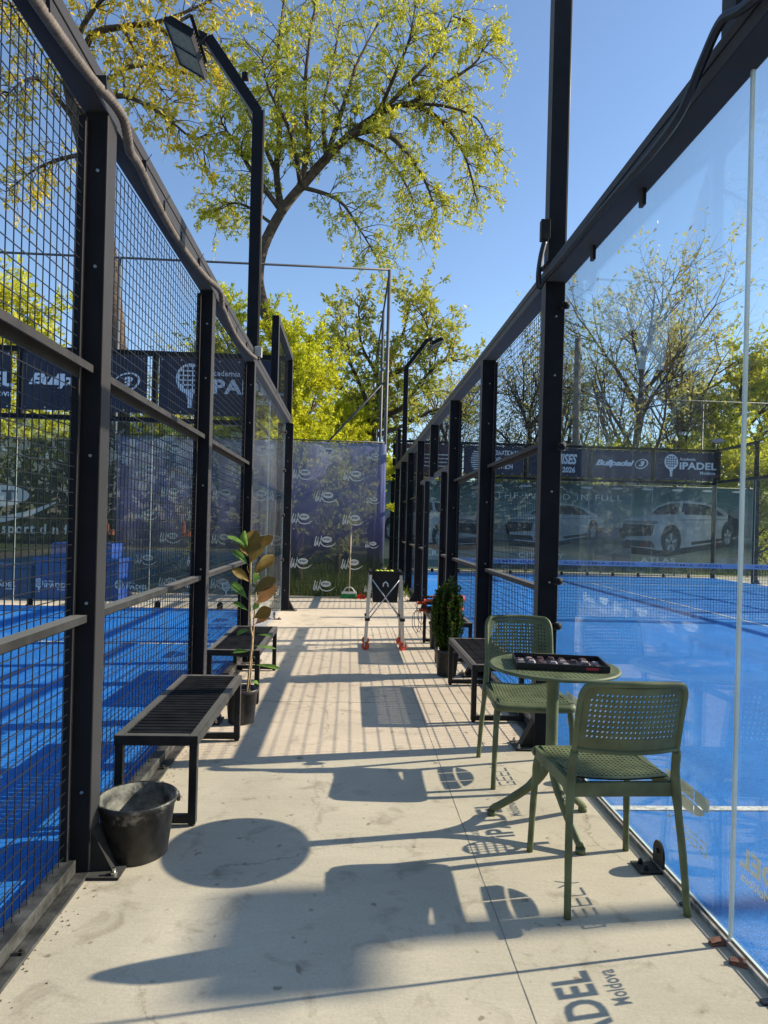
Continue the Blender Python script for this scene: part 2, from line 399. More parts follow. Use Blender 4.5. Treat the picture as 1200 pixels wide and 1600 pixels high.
# ------------------------------------------------------------------ mesh builder
class MB:
    def __init__(s): s.v, s.f, s.m, s.sm = [], [], [], []
    def add(s, vs, fs, mi=0, smooth=False):
        o = len(s.v)
        s.v += [tuple(v) for v in vs]
        for f in fs:
            s.f.append(tuple(i + o for i in f)); s.m.append(mi); s.sm.append(smooth)
    def box(s, a, b, mi=0, bev=0.0):
        x0, y0, z0 = (min(a[i], b[i]) for i in range(3)); x1, y1, z1 = (max(a[i], b[i]) for i in range(3))
        if bev <= 0:
            vs = [(x, y, z) for z in (z0, z1) for x, y in ((x0, y0), (x1, y0), (x1, y1), (x0, y1))]
            s.add(vs, [(3, 2, 1, 0), (4, 5, 6, 7), (0, 1, 5, 4), (1, 2, 6, 5), (2, 3, 7, 6), (3, 0, 4, 7)], mi)
        else:
            bm = bmesh.new(); bmesh.ops.create_cube(bm, size=1)
            for v in bm.verts: v.co = Vector(((x0 + x1) / 2 + v.co.x * (x1 - x0), (y0 + y1) / 2 + v.co.y * (y1 - y0), (z0 + z1) / 2 + v.co.z * (z1 - z0)))
            bmesh.ops.bevel(bm, geom=bm.edges[:], offset=bev, segments=2, profile=0.5, affect='EDGES')
            s.bm(bm, mi)
    def bm(s, bm, mi=0, smooth=False):
        bm.verts.index_update()
        s.add([v.co for v in bm.verts], [[v.index for v in f.verts] for f in bm.faces], mi, smooth); bm.free()
    def bar(s, p, q, w, h, mi=0, up=(0, 0, 1)):
        p, q = Vector(p), Vector(q); d = (q - p).normalized(); u = Vector(up)
        if abs(d.dot(u)) > 0.99: u = Vector((0, 1, 0))
        r = d.cross(u).normalized(); u = r.cross(d)
        vs = [c + r * (a * w / 2) + u * (b * h / 2) for c in (p, q) for a, b in ((-1, -1), (1, -1), (1, 1), (-1, 1))]
        s.add(vs, [(0, 1, 2, 3), (7, 6, 5, 4), (4, 5, 1, 0), (5, 6, 2, 1), (6, 7, 3, 2), (7, 4, 0, 3)], mi)
    def tube(s, pts, rad, n=8, mi=0, smooth=True, sx=1.0, caps=True):
        pts = [Vector(p) for p in pts]; k = len(pts)
        rad = rad if isinstance(rad, (list, tuple)) else [rad] * k
        vs, fs = [], []; prev = None
        for i, p in enumerate(pts):
            d = (pts[min(i + 1, k - 1)] - pts[max(i - 1, 0)])
            d = d.normalized() if d.length > 1e-9 else Vector((0, 0, 1))
            if prev is None:
                a = Vector((1, 0, 0)) if abs(d.x) < 0.8 else Vector((0, 1, 0))
                a = (a - d * a.dot(d)).normalized()
            else:
                a = prev - d * prev.dot(d)
                a = a.normalized() if a.length > 1e-6 else d.orthogonal().normalized()
            prev = a; b = d.cross(a)
            for j in range(n):
                t = 2 * math.pi * j / n
                vs.append(p + a * (math.cos(t) * rad[i] * sx) + b * (math.sin(t) * rad[i]))
        for i in range(k - 1):
            for j in range(n):
                j2 = (j + 1) % n
                fs.append((i * n + j, i * n + j2, (i + 1) * n + j2, (i + 1) * n + j))
        s.add(vs, fs, mi, smooth)
        if caps and n > 2:
            o = len(s.v) - k * n
            s.f.append(tuple(o + j for j in reversed(range(n)))); s.m.append(mi); s.sm.append(False)
            s.f.append(tuple(o + (k - 1) * n + j for j in range(n))); s.m.append(mi); s.sm.append(False)
    def lathe(s, prof, n=32, mi=0, c=(0, 0, 0), smooth=True):
        vs, fs = [], []
        for r, z in prof:
            for j in range(n):
                t = 2 * math.pi * j / n
                vs.append((c[0] + r * math.cos(t), c[1] + r * math.sin(t), c[2] + z))
        for i in range(len(prof) - 1):
            for j in range(n):
                j2 = (j + 1) % n
                fs.append((i * n + j, i * n + j2, (i + 1) * n + j2, (i + 1) * n + j))
        s.add(vs, fs, mi, smooth)
    def prism(s, poly, axis, a, b, mi=0):
        """polygon in the two other axes, pushed along axis from a to b"""
        def P(u, v, t):
            return ((t, u, v), (u, t, v), (u, v, t))[axis]
        n = len(poly)
        vs = [P(u, v, a) for u, v in poly] + [P(u, v, b) for u, v in poly]
        fs = [tuple(range(n))[::-1], tuple(range(n, 2 * n))] + [(i, (i + 1) % n, n + (i + 1) % n, n + i) for i in range(n)]
        s.add(vs, fs, mi)
    def flat(s, me, M, mi=0):
        s.add([M @ v.co for v in me.vertices], [tuple(p.vertices) for p in me.polygons], mi)
    def build(s, name, mats, parent=None, loc=None):
        me = bpy.data.meshes.new(name)
        o0 = Vector(loc) if loc is not None else (parent_origin(parent) if parent is not None else Vector((0, 0, 0)))
        me.from_pydata([tuple(Vector(v) - o0) for v in s.v], [], s.f)
        for m in (mats if isinstance(mats, (list, tuple)) else [mats]): me.materials.append(m)
        me.polygons.foreach_set('material_index', s.m)
        me.polygons.foreach_set('use_smooth', s.sm)
        me.update()
        o = bpy.data.objects.new(name, me); C.objects.link(o)
        if parent is not None: o.parent = parent
        elif loc is not None: o.location = loc
        return o

def parent_origin(p):
    """parts are built in place coordinates; the geometry is stored relative to the (unrotated) thing"""
    return Vector((0, 0, 0)) if p.get('_local') else (Vector(p.location) + (parent_origin(p.parent) if p.parent else Vector((0, 0, 0))))

def tag(o, label=None, cat=None, group=None, kind=None):
    if label: o['label'] = label
    if cat: o['category'] = cat
    if group: o['group'] = group
    if kind: o['kind'] = kind
    return o
LOCALS = []
def thing(name, label, cat, loc=(0, 0, 0), rz=0.0, group=None, local=False):
    o = bpy.data.objects.new(name, None); C.objects.link(o)
    o.empty_display_size = 0.1
    o.location = loc; o.rotation_euler = (0, 0, rz)
    if local: o['_local'] = 1; LOCALS.append(o)
    return tag(o, label, cat, group)
def copy_tree(o, parent=None):
    c = o.copy(); C.objects.link(c)
    if parent is not None: c.parent = parent
    for ch in list(o.children): copy_tree(ch, c)
    return c

# flat writing and marks ------------------------------------------------
_tc = {}
def text_mesh(s, size=1.0, shear=0.0, bold=0.0, spacing=1.0):
    key = (s, size, shear, bold, spacing)
    if key in _tc: return _tc[key]
    cu = bpy.data.curves.new("lettering", 'FONT')
    cu.body = s; cu.size = size; cu.shear = shear; cu.offset = bold * size; cu.space_character = spacing
    cu.align_x = 'LEFT'; cu.resolution_u = 3
    o = bpy.data.objects.new("lettering", cu)
    C.objects.link(o)
    me = bpy.data.meshes.new_from_object(o.evaluated_get(bpy.context.evaluated_depsgraph_get()))
    bpy.data.objects.remove(o); bpy.data.curves.remove(cu)
    _tc[key] = me
    return me
def shape_mesh(loops):
    cu = bpy.data.curves.new("shape", 'CURVE'); cu.dimensions = '2D'; cu.fill_mode = 'BOTH'
    for lp in loops:
        sp = cu.splines.new('POLY'); sp.points.add(len(lp) - 1)
        for p, (x, y) in zip(sp.points, lp): p.co = (x, y, 0, 1)
        sp.use_cyclic_u = True
    o = bpy.data.objects.new("shape", cu); C.objects.link(o)
    me = bpy.data.meshes.new_from_object(o.evaluated_get(bpy.context.evaluated_depsgraph_get()))
    bpy.data.objects.remove(o); bpy.data.curves.remove(cu)
    return me
def bounds(me):
    xs = [v.co.x for v in me.vertices]; ys = [v.co.y for v in me.vertices]
    return min(xs), max(xs), min(ys), max(ys)
def put(mb, me, F, x, y, w=None, h=None, mi=0, align='l', valign='b'):
    """lay the flat mesh into frame F (2-D -> place) with its lower left at x, y and width w (or height h)"""
    x0, x1, y0, y1 = bounds(me)
    k = (w / (x1 - x0)) if w else (h / (y1 - y0))
    ky = (h / (y1 - y0)) if (w and h) else k
    if align == 'c': x -= k * (x1 - x0) / 2
    M = F @ Matrix.Translation((x, y, 0)) @ Matrix.Diagonal((k, ky, 1, 1)) @ Matrix.Translation((-x0, -y0, 0))
    mb.flat(me, M, mi)
def ellipse(cx, cy, rx, ry, n=24, a0=0.0):
    return [(cx + rx * math.cos(a0 + 2 * math.pi * i / n), cy + ry * math.sin(a0 + 2 * math.pi * i / n)) for i in range(n)]
def ribbon(pts, w):
    """closed outline round a polyline; w = one width or one per point"""
    ws = w if isinstance(w, (list, tuple)) else [w] * len(pts)
    L, Rr = [], []
    for i, p in enumerate(pts):
        a, b = pts[max(i - 1, 0)], pts[min(i + 1, len(pts) - 1)]
        dx, dy = b[0] - a[0], b[1] - a[1]; l = math.hypot(dx, dy) or 1
        nx, ny = -dy / l, dx / l
        L.append((p[0] + nx * ws[i] / 2, p[1] + ny * ws[i] / 2)); Rr.append((p[0] - nx * ws[i] / 2, p[1] - ny * ws[i] / 2))
    return L + Rr[::-1]
def racket_mark():
    out = []
    for i in range(28):
        a = -math.pi / 2 + 0.26 + (2 * math.pi - 0.52) * i / 27
        rr = 0.30
        out.append((rr * math.cos(a), 0.62 + 0.33 * math.sin(a)))
    out += [(-0.05, 0.16), (-0.05, 0.0), (0.05, 0.0), (0.05, 0.16)]
    loops = [out]
    for i in range(-2, 3):
        for j in range(-2, 3):
            if i * i + j * j <= 6:
                c = (i * 0.095, 0.64 + j * 0.1)
                loops.append([(c[0] + 0.034 * a, c[1] + 0.034 * b) for a, b in ((-1, -1), (-1, 1), (1, 1), (1, -1))])
    return shape_mesh(loops)
RACKET = racket_mark()
def shield_marks():
    """a wide rounded shield cut by two upright gaps and one curved level gap"""
    def top(x): return 1.0 - 0.05 * abs(x) ** 3
    def bot(x): return 0.02 + 0.62 * abs(x) ** 2.6
    def mid(x): return 0.52 - 0.10 * x * x
    ms = []
    xs = [-0.97, -0.36, -0.32, 0.36, 0.40, 0.97]
    for a, b in ((0, 1), (2, 3), (4, 5)):
        xx = [xs[a] + (xs[b] - xs[a]) * i / 10 for i in range(11)]
        up = [(x, max(bot(x), mid(x) + 0.035)) for x in xx]
        ms.append(up + [(x, top(x)) for x in reversed(xx)])
        lo = [(x, bot(x)) for x in xx if bot(x) < mid(x) - 0.05]
        if len(lo) > 2: ms.append(lo + [(x, mid(x) - 0.035) for x, _ in reversed(lo)])
    return shape_mesh(ms)
SHIELD = shield_marks()
def wide_letters():
    """GEELY in thin wide square strokes"""
    t = 0.13; me = MB(); x = 0
    def r(a, b, c, d): me.add([(x + a, b, 0), (x + c, b, 0), (x + c, d, 0), (x + a, d, 0)], [(0, 1, 2, 3)])
    W = 1.15
    r(0, 0, t, 1); r(t, 0, W, t); r(t, 1 - t, W, 1); r(W - t, t, W, 0.5); r(0.55, 0.5 - t, W - t, 0.5); x += W + 0.3
    for _ in range(2):
        r(0, 0, t, 1); r(t, 0, W, t); r(t, 1 - t, W, 1); r(t, 0.5 - t / 2, W, 0.5 + t / 2); x += W + 0.3
    r(0, 0, t, 1); r(t, 0, W, t); x += W + 0.15
    me.add([(x + a, b, 0) for a, b in ((0, 1), (0.17, 1), (0.68, 0.5), (0.55, 0.42))], [(3, 2, 1, 0)])
    me.add([(x + a, b, 0) for a, b in ((1.06, 1), (1.23, 1), (0.68, 0.42), (0.55, 0.5))], [(0, 1, 2, 3)])
    me.add([(x + a, b, 0) for a, b in ((0.55, 0), (0.68, 0), (0.68, 0.41), (0.55, 0.41))], [(0, 1, 2, 3)])
    m = bpy.data.meshes.new("wide"); m.from_pydata(me.v, [], me.f); return m
WIDE = wide_letters()
T_IPADEL = text_mesh("iPADEL", 1, 0, 0.035, 1.05)
T_MOLD = text_mesh("Moldova", 1, 0, 0.025, 1.05)
T_ACAD = text_mesh("Academia", 1, 0, 0.02, 1.05)
T_BULL = text_mesh("Bullpadel", 1, 0.35, 0.04, 0.92)
def club_logo(mb, F, x, y, h, mi=0):
    """racket mark with the club's name, height h"""
    put(mb, RACKET, F, x, y, h=h, mi=mi)
    X = x + h * 0.70
    put(mb, T_ACAD, F, X, y + h * 0.74, h=h * 0.13, mi=mi)
    put(mb, T_IPADEL, F, X, y + h * 0.34, w=h * 1.72, h=h * 0.33, mi=mi)
    put(mb, T_MOLD, F, X + h * 0.95, y + h * 0.12, h=h * 0.15, mi=mi)
def car_logo(mb, F, x, y, w, mi=0):
    put(mb, SHIELD, F, x, y + w * 0.34, w=w, h=w * 0.31, mi=mi)
    put(mb, WIDE, F, x + w * 0.02, y, w=w * 0.96, h=w * 0.15, mi=mi)
def frame2d(o, ex, ey):
    ex, ey = Vector(ex).normalized(), Vector(ey).normalized(); ez = ex.cross(ey)
    M = Matrix((ex, ey, ez)).transposed().to_4x4(); M.translation = Vector(o)
    return M
_w = ribbon([(0.10, 0.62), (0.0, 0.12), (0.05, 0.05), (0.17, 0.40), (0.20, 0.60), (0.17, 0.15), (0.24, 0.06), (0.36, 0.50), (0.38, 0.66)], [0.05, 0.06, 0.06, 0.05, 0.04, 0.06, 0.06, 0.05, 0.03])
W_MARK = shape_mesh([_w])
E_MARK = shape_mesh([ellipse(0.68, 0.44, 0.28, 0.17, 28)])
SW_MARK = shape_mesh([ribbon([(0.33, 0.40), (0.36, 0.22), (0.50, 0.09), (0.72, 0.05), (0.95, 0.10), (1.16, 0.26)], [0.05, 0.06, 0.06, 0.06, 0.055, 0.02])])
T_SPORT = text_mesh("SPORT", 1, 0, 0.03, 1.0)
def we_logo(mb, F, x, y, w, mi=0, mi2=1):
    k = w / 1.2
    for me in (W_MARK, E_MARK, SW_MARK):
        mb.flat(me, F @ Matrix.Translation((x, y, 0)) @ Matrix.Diagonal((k, k, 1, 1)), mi)
    G = F @ Matrix.Translation((0, 0, 0.003))
    put(mb, T_SPORT, G, x + 0.49 * k, y + 0.385 * k, w=0.38 * k, h=0.12 * k, mi=mi2)

# ------------------------------------------------------------------ the setting: ground
g = MB(); g.add([(-400, -400, -0.03), (400, -400, -0.03), (400, 400, -0.03), (-400, 400, -0.03)], [(0, 1, 2, 3)])
tag(g.build("ground", EARTH), kind='structure')
XR, XL = 1.31, -1.065              # the two court sides along the corridor
g = MB()
g.box((-13, -12, -0.12), (0.85, 12.78, 0)); g.box((0.85, -12, -0.12), (14.2, 21.6, 0))
tag(g.build("pavement", CONC), kind='structure')
g = MB()      # saw-cut joints in the slab
g.box((0.5535, -2, 0.0), (0.5565, 12.7, 0.001)); g.box((-1.0, 5.2, 0.0), (1.2, 5.206, 0.0012)); g.box((-1.0, 10.9, 0.0), (1.2, 10.906, 0.0012))
tag(g.build("pavement_joint", mat("dusty joint", (0.24, 0.215, 0.18), 0.95, 0.4, 9)), kind='structure')
def court(name, x0, y0):
    t = MB(); t.add([(x0, y0, 0.005), (x0 + 10, y0, 0.005), (x0 + 10, y0 + 20, 0.005), (x0, y0 + 20, 0.005)], [(0, 1, 2, 3)])
    tag(t.build(name, TURF), kind='structure')
    l = MB()
    def q(a, b, c, d): l.add([(a, b, 0.009), (c, b, 0.009), (c, d, 0.009), (a, d, 0.009)], [(0, 1, 2, 3)])
    for yy in (y0 + 3.05, y0 + 16.95): q(x0, yy - 0.025, x0 + 10, yy + 0.025)
    q(x0 + 4.975, y0 + 3.09, x0 + 5.025, y0 + 16.9)
    tag(l.build("court_line", LINEW), kind='structure')
court("court_turf", XR + 0.02, 0.22)
court("court_turf", XL - 10.02, -9.42)

# ------------------------------------------------------------------ court fences
def wire_grid(mb, o, u, v, lu, lv, step=0.05, r=0.00155, nrm=None):
    """welded wire panel from corner o along u (length lu) and v (length lv)"""
    o, u, v = Vector(o), Vector(u), Vector(v); n = u.cross(v)
    k = int(round(lu / step))
    for i in range(k + 1):
        p = o + u * (lu * i / k); mb.bar(p, p + v * lv, r * 2, r * 2, up=n)
    k = int(round(lv / step))
    for i in range(k + 1):
        p = o + v * (lv * i / k) + n * r * 1.6; mb.bar(p, p + u * lu, r * 2, r * 2, up=n)

def post(root, axis, a, side, z1, wall, depth=0.125, width=0.10, foot=True, z0=0.0):
    """one upright of a fence. axis 'y': the fence runs along Y at x = wall and the post stands on its `side`"""
    m = MB()
    def P(al, out, z): return (wall + side * out, al, z) if axis == 'y' else (al, wall + side * out, z)
    m.box(P(a - width / 2, 0.0, z0), P(a + width / 2, depth, z1), bev=0.004)
    for z in [q for q in (0.32, 1.05, 1.62, 2.35, 2.72) if z0 + .1 < q < z1 - 0.05]:
        c = P(a - width / 2, 0.055, z)
        if axis == 'y': m.tube([(c[0], c[1] - 0.004, z), (c[0], c[1] + 0.004, z)], 0.0065, 6, 1)
    p = m.build("post", [BLACK, GALV], root)
    if foot:
        f = MB()
        poly = [(depth + 0.001, 0.012), (depth + 0.001, 0.17), (depth + 0.085, 0.012)]
        v0, v1 = a - width / 2 + 0.012, a + width / 2 - 0.012
        vs = [P(al, o_, z) for al in (v0, v1) for o_, z in poly]
        f.add(vs, [(0, 1, 2), (5, 4, 3), (0, 3, 4, 1), (1, 4, 5, 2), (2, 5, 3, 0)])
        f.box(P(a - 0.09, 0.03, 0.0), P(a + 0.09, depth + 0.125, 0.011), bev=0.002)
        f.build("base_plate", BLACK2, p)
        for da in (-0.065, 0.065):
            b = MB(); c = P(a + da, depth + 0.10, 0.011)
            b.lathe([(0.013, 0), (0.013, 0.012), (0.007, 0.013), (0.007, 0.026), (0, 0.026)], 6, 0, c, False)
            b.build("bolt", GALV, p)
    return p

def glass(root, axis, a0, a1, wall, z1=2.95, stickers=None, edge=True):
    m = MB()
    t = 0.005
    if axis == 'y':
        lo, hi = (wall - t, a0 + 0.003, 0.03), (wall + t, a1 - 0.003, z1)
    else:
        lo, hi = (a0 + 0.004, wall - t, 0.03), (a1 - 0.004, wall + t, z1)
    m.box(lo, hi)
    k = len(m.f) - 6
    big = {'y': (3, 5), 'x': (2, 4)}[axis]
    for i in range(6): m.m[k + i] = 0 if i in big else 1
    return m.build("glass_panel", [GLASS, GEDGE], root)

def clamp_row(root, axis, wall, side, items):
    """half-round steel brackets that hold the foot of the glass"""
    for a in items:
        m = MB()
        out = [(-0.045, 0.0)] + [(0.045 * math.cos(math.pi - math.pi * i / 12), 0.065 + 0.05 * math.sin(math.pi * i / 12)) for i in range(13)] + [(0.045, 0.0)]
        s0, s1 = wall + side * 0.0075, wall + side * 0.0155
        vs = []
        for w_ in (s0, s1):
            vs += [((w_, a + u, z) if axis == 'y' else (a + u, w_, z)) for u, z in out]
        n = len(out)
        m.add(vs, [tuple(range(n)), tuple(range(n, 2 * n))[::-1]] + [(i, i + n, (i + 1) % n + n, (i + 1) % n) for i in range(n)])
        P = (lambda u, o_, z: (wall + side * o_, a + u, z)) if axis == 'y' else (lambda u, o_, z: (a + u, wall + side * o_, z))
        m.box(P(-0.05, 0.016, 0.001), P(0.05, 0.11, 0.009), bev=0.002)
        for u in (-0.028, 0.028):
            m.lathe([(0.011, 0), (0.011, 0.012), (0.006, 0.013), (0.006, 0.02), (0, 0.02)], 6, 0, P(u, 0.075, 0.009), False)
        m.tube([P(0, 0.0155, 0.075), P(0, 0.026, 0.075)], 0.011, 6)
        m.build("glass_bracket", BLACK, root)

def stickers(gp, wall, seq, xdir, out):
    """vinyl marks on one glass panel; they read from inside the court. seq = (kind, centre)"""
    for kind, c in seq:
        m = MB()
        if xdir[1]:   # panel along Y
            F = frame2d((wall + out, c, 0.0), (0, xdir[1], 0), (0, 0, 1))
        else:
            F = frame2d((c, wall + out, 0.0), (xdir[0], 0, 0), (0, 0, 1))
        if kind == 'car': car_logo(m, F, -0.165, 0.205, 0.33)
        else: club_logo(m, F, -0.245, 0.215, 0.21)
        m.build("sticker", STICK, gp)

def mesh_bay(root, a0, a1, wall, side, z0=0.03, z1=2.92, rails=(1.0, 1.96), axis='y'):
    m = MB()
    if axis == 'y': wire_grid(m, (wall, a0, z0), (0, 1, 0), (0, 0, 1), a1 - a0, z1 - z0)
    else: wire_grid(m, (a0, wall, z0), (1, 0, 0), (0, 0, 1), a1 - a0, z1 - z0)
    m.build("mesh_panel", WIRE, root)
    for z in rails:
        r = MB()
        if axis == 'y':
            r.box((wall + side * 0.006, a0, z), (wall + side * 0.062, a1, z + 0.006)); r.box((wall + side * 0.006, a0, z - 0.045), (wall + side * 0.012, a1, z))
            r.box((wall + side * 0.056, a0, z - 0.022), (wall + side * 0.062, a1, z))
        r.build("cross_rail", BLACK2, root)
    for a in (a0, a1):     # frame edges either side of the wire
        b = MB()
        b.box((wall - 0.014, a - 0.012, z0 - 0.02), (wall + 0.014, a + 0.012, z1), bev=0.002) if axis == 'y' else b.box((a - 0.014, wall - 0.018, z0 - 0.02), (a + 0.014, wall + 0.018, z1))
        b.build("panel_frame", BLACK, root)

def top_rail(root, a0, a1, wall, side, z=2.94, h=0.10, d=0.11, axis='y'):
    m = MB()
    def P(al, o_, zz): return (wall + side * o_, al, zz) if axis == 'y' else (al, wall + side * o_, zz)
    m.box(P(a0, -0.012, z), P(a1, d, z + h * 0.55), bev=0.004)
    m.box(P(a0, d - 0.045, z + h * 0.56), P(a1, d + 0.004, z + h), bev=0.003)
    m.build("top_rail", BLACK, root)

def upper_frame(root, a0, a1, wall, side, z0=3.04, z1=4.02, axis='y', mids=()):
    m = MB()
    def P(al, o_, zz): return (wall + side * o_, al, zz) if axis == 'y' else (al, wall + side * o_, zz)
    for a in [a0, a1] + list(mids):
        m.box(P(a - 0.045, 0.0, z0), P(a + 0.045, 0.09, z1 - 0.08), bev=0.003)
    m.box(P(a0 - 0.045, 0.0, z1 - 0.078), P(a1 + 0.045, 0.09, z1), bev=0.003)
    m.build("upper_frame", BLACK, root)
    g_ = MB()
    u = (0, 1, 0) if axis == 'y' else (1, 0, 0)
    wire_grid(g_, P(a0, 0.02, z0), u, (0, 0, 1), a1 - a0, z1 - z0 - 0.1)
    g_.build("mesh_panel", WIRE, root)

def curb(root, a0, a1, wall, side):
    m = MB()
    m.box((wall - side * 0.02, a0, 0.0), (wall + side * 0.042, a1, 0.062), bev=0.003)
    m.box((wall + side * 0.044, a0, 0.0), (wall + side * 0.092, a1, 0.012), bev=0.002)
    n = int((a1 - a0) / 0.42)
    for i in range(n):
        c = (wall + side * 0.072, a0 + 0.2 + i * 0.42, 0.012)
        m.lathe([(0.011, 0), (0.011, 0.010), (0.006, 0.011), (0.006, 0.018), (0, 0.018)], 6, 1, c, False)
    m.build("bottom_rail", [CURB, BLACK2], root)

# --- right court, side along the corridor
fr = thing("court_fence", "black mesh and glass court fence along the right side of the walkway", "fence", (XR, 4.2, 0))
for a in (4.2, 6.2, 8.2, 12.2, 14.2, 18.2): post(fr, 'y', a, -1, 2.94, XR)
post(fr, 'y', 16.2, -1, 2.94, XR); post(fr, 'y', 20.2, -1, 2.94, XR)
top_rail(fr, 0.2, 20.25, XR, -1)
gp = glass(fr, 'y', 0.22, 2.2, XR); stickers(gp, XR, [('car', 1.26), ('club', 1.91)], (0, 1), 0.0075)
gp = glass(fr, 'y', 2.2, 4.24, XR); stickers(gp, XR, [('car', 2.53), ('club', 3.17), ('car', 3.80)], (0, 1), 0.0075)
gp = glass(fr, 'y', 16.26, 18.15, XR); stickers(gp, XR, [('car', 16.6), ('club', 17.2), ('car', 17.85)], (0, 1), 0.0075)
gp = glass(fr, 'y', 18.25, 20.15, XR); stickers(gp, XR, [('club', 18.7), ('car', 19.3)], (0, 1), 0.0075)
clamp_row(fr, 'y', XR, -1, (0.75, 2.70, 3.62, 17.2, 19.2))
for a0, a1 in ((4.26, 6.14), (6.26, 8.14), (12.26, 14.14), (14.26, 16.14)):
    mesh_bay(fr, a0, a1, XR, -1); curb(fr, a0 - 0.06, a1 + 0.06, XR, -1)
mesh_bay(fr, 8.26, 9.16, XR, -1, z1=2.12, rails=(1.0,)); mesh_bay(fr, 11.24, 12.14, XR, -1, z1=2.12, rails=(1.0,))
post(fr, 'y', 9.2, -1, 2.14, XR, width=0.07, depth=0.08, foot=False); post(fr, 'y', 11.2, -1, 2.14, XR, width=0.07, depth=0.08, foot=False)
post(fr, 'y', 10.2, -1, 2.94, XR, width=0.08, foot=False, z0=2.14)
m = MB(); m.box((XR - 0.06, 8.26, 2.142), (XR + 0.006, 12.14, 2.20), bev=0.003); m.build("lintel", BLACK, fr)
m = MB()
for a0, a1 in ((8.26, 10.15), (10.25, 12.14)): wire_grid(m, (XR, a0, 2.2), (0, 1, 0), (0, 0, 1), a1 - a0, 0.72)
m.build("mesh_panel", WIRE, fr)
upper_frame(fr, 0.25, 2.2, XR, -1); upper_frame(fr, 18.2, 20.2, XR, -1)
m = MB()     # bright channel the glass stands in
m.box((XR - 0.016, 0.22, 0.0), (XR - 0.007, 4.12, 0.018)); m.box((XR + 0.007, 0.22, 0.006), (XR + 0.016, 4.12, 0.018))
m.build("glass_channel", mat("grey aluminium channel", (0.22, 0.215, 0.20), 0.5, 0.5, 20), fr)
m = MB(); m.box((XR - 0.0062, 2.195, 0.02), (XR + 0.0062, 2.205, 2.94)); m.build("glass_joint", GEDGE, fr)
for a in (3.0, 3.62):      # tabs and round clamps that pin the glass
    m = MB(); m.box((XR - 0.03, a - 0.02, 2.865), (XR - 0.012, a + 0.02, 2.945)); m.build("glass_clip", BLACK, fr)
for z in (0.78, 1.06, 1.9, 2.78):
    m = MB(); m.tube([(XR - 0.03, 4.115, z), (XR + 0.012, 4.115, z)], 0.024, 10); m.box((XR - 0.03, 4.10, z - 0.012), (XR - 0.012, 4.15, z + 0.012))
    m.build("glass_clip", BLACK, fr)

# --- right court, back side and far side
fb = thing("court_fence", "glass end wall of the right court carrying the row of navy banners", "fence", (6.3, 20.2, 0))
for i in range(6):
    m = MB(); a = XR + 2 * i
    m.box((a - 0.04, 20.21, 2.9), (a + 0.04, 20.29, 3.92), bev=0.003)
    if i == 5: m.box((a - 0.05, 20.21, 0.0), (a + 0.05, 20.31, 2.9))
    m.build("post", BLACK, fb)
for i in range(5):
    gp = glass(fb, 'x', XR + 2 * i, XR + 2 * i + 2, 20.2, 2.9)
    if i == 1: stickers(gp, 20.2, [('club', 4.0), ('car', 4.8)], (1, 0), -0.0075)
    m = MB(); wire_grid(m, (XR + 2 * i + 0.05, 20.25, 2.98), (1, 0, 0), (0, 0, 1), 1.9, 0.92); m.build("mesh_panel", WIRE, fb)
m = MB(); m.box((XR, 20.2, 2.9), (XR + 10, 20.29, 2.97)); m.box((XR, 20.2, 3.925), (XR + 10, 20.29, 4.0)); m.build("top_rail", BLACK, fb)
clamp_row(fb, 'x', 20.2, -1, [XR + 0.4 + 0.8 * i for i in range(13)])
fs = thing("court_fence", "far side fence of the right court, seen at its tall corner section", "fence", (XR + 10, 10, 0))
for a in (4.2, 6.2, 8.2, 12.2, 14.2, 16.2, 18.2): post(fs, 'y', a, 1, 2.94, XR + 10)
top_rail(fs, 0.2, 20.2, XR + 10, 1)
for a0, a1 in ((0.22, 2.2), (2.2, 4.14), (16.26, 18.15), (18.25, 20.15)): glass(fs, 'y', a0, a1, XR + 10)
for a0, a1 in ((4.26, 6.14), (6.26, 8.14), (12.26, 14.14), (14.26, 16.14)): mesh_bay(fs, a0, a1, XR + 10, 1)
upper_frame(fs, 18.2, 20.15, XR + 10, 1)

# --- left court, side along the corridor
fl = thing("court_fence", "black mesh court fence along the left side of the walkway", "fence", (XL, 4.6, 0))
for a in (0.70, 2.70, 4.66, 6.64): post(fl, 'y', a, 1, 2.95, XL, depth=0.09)
post(fl, 'y', 10.6, 1, 2.95, XL)
top_rail(fl, -1.3, 10.65, XL, 1, 2.955, 0.115, 0.078)
for a0, a1 in ((0.76, 2.64), (2.76, 4.60), (4.72, 6.58)):
    mesh_bay(fl, a0, a1, XL, 1); curb(fl, a0 - 0.06, a1 + 0.06, XL, 1)
gp = glass(fl, 'y', 6.68, 8.6, XL); stickers(gp, XL, [('car', 7.05), ('club', 7.65), ('car', 8.25)], (0, -1), -0.0075)
gp = glass(fl, 'y', 8.6, 10.54, XL); stickers(gp, XL, [('club', 8.9), ('car', 9.5), ('club', 10.1)], (0, -1), -0.0075)
clamp_row(fl, 'y', XL, 1, (7.6, 9.6))
upper_frame(fl, 8.6, 10.6, XL, 1)
for z in (0.8, 1.5, 2.2, 2.8):
    m = MB(); m.tube([(XL + 0.03, 10.5, z), (XL - 0.012, 10.5, z)], 0.024, 10); m.build("glass_clip", BLACK, fl)
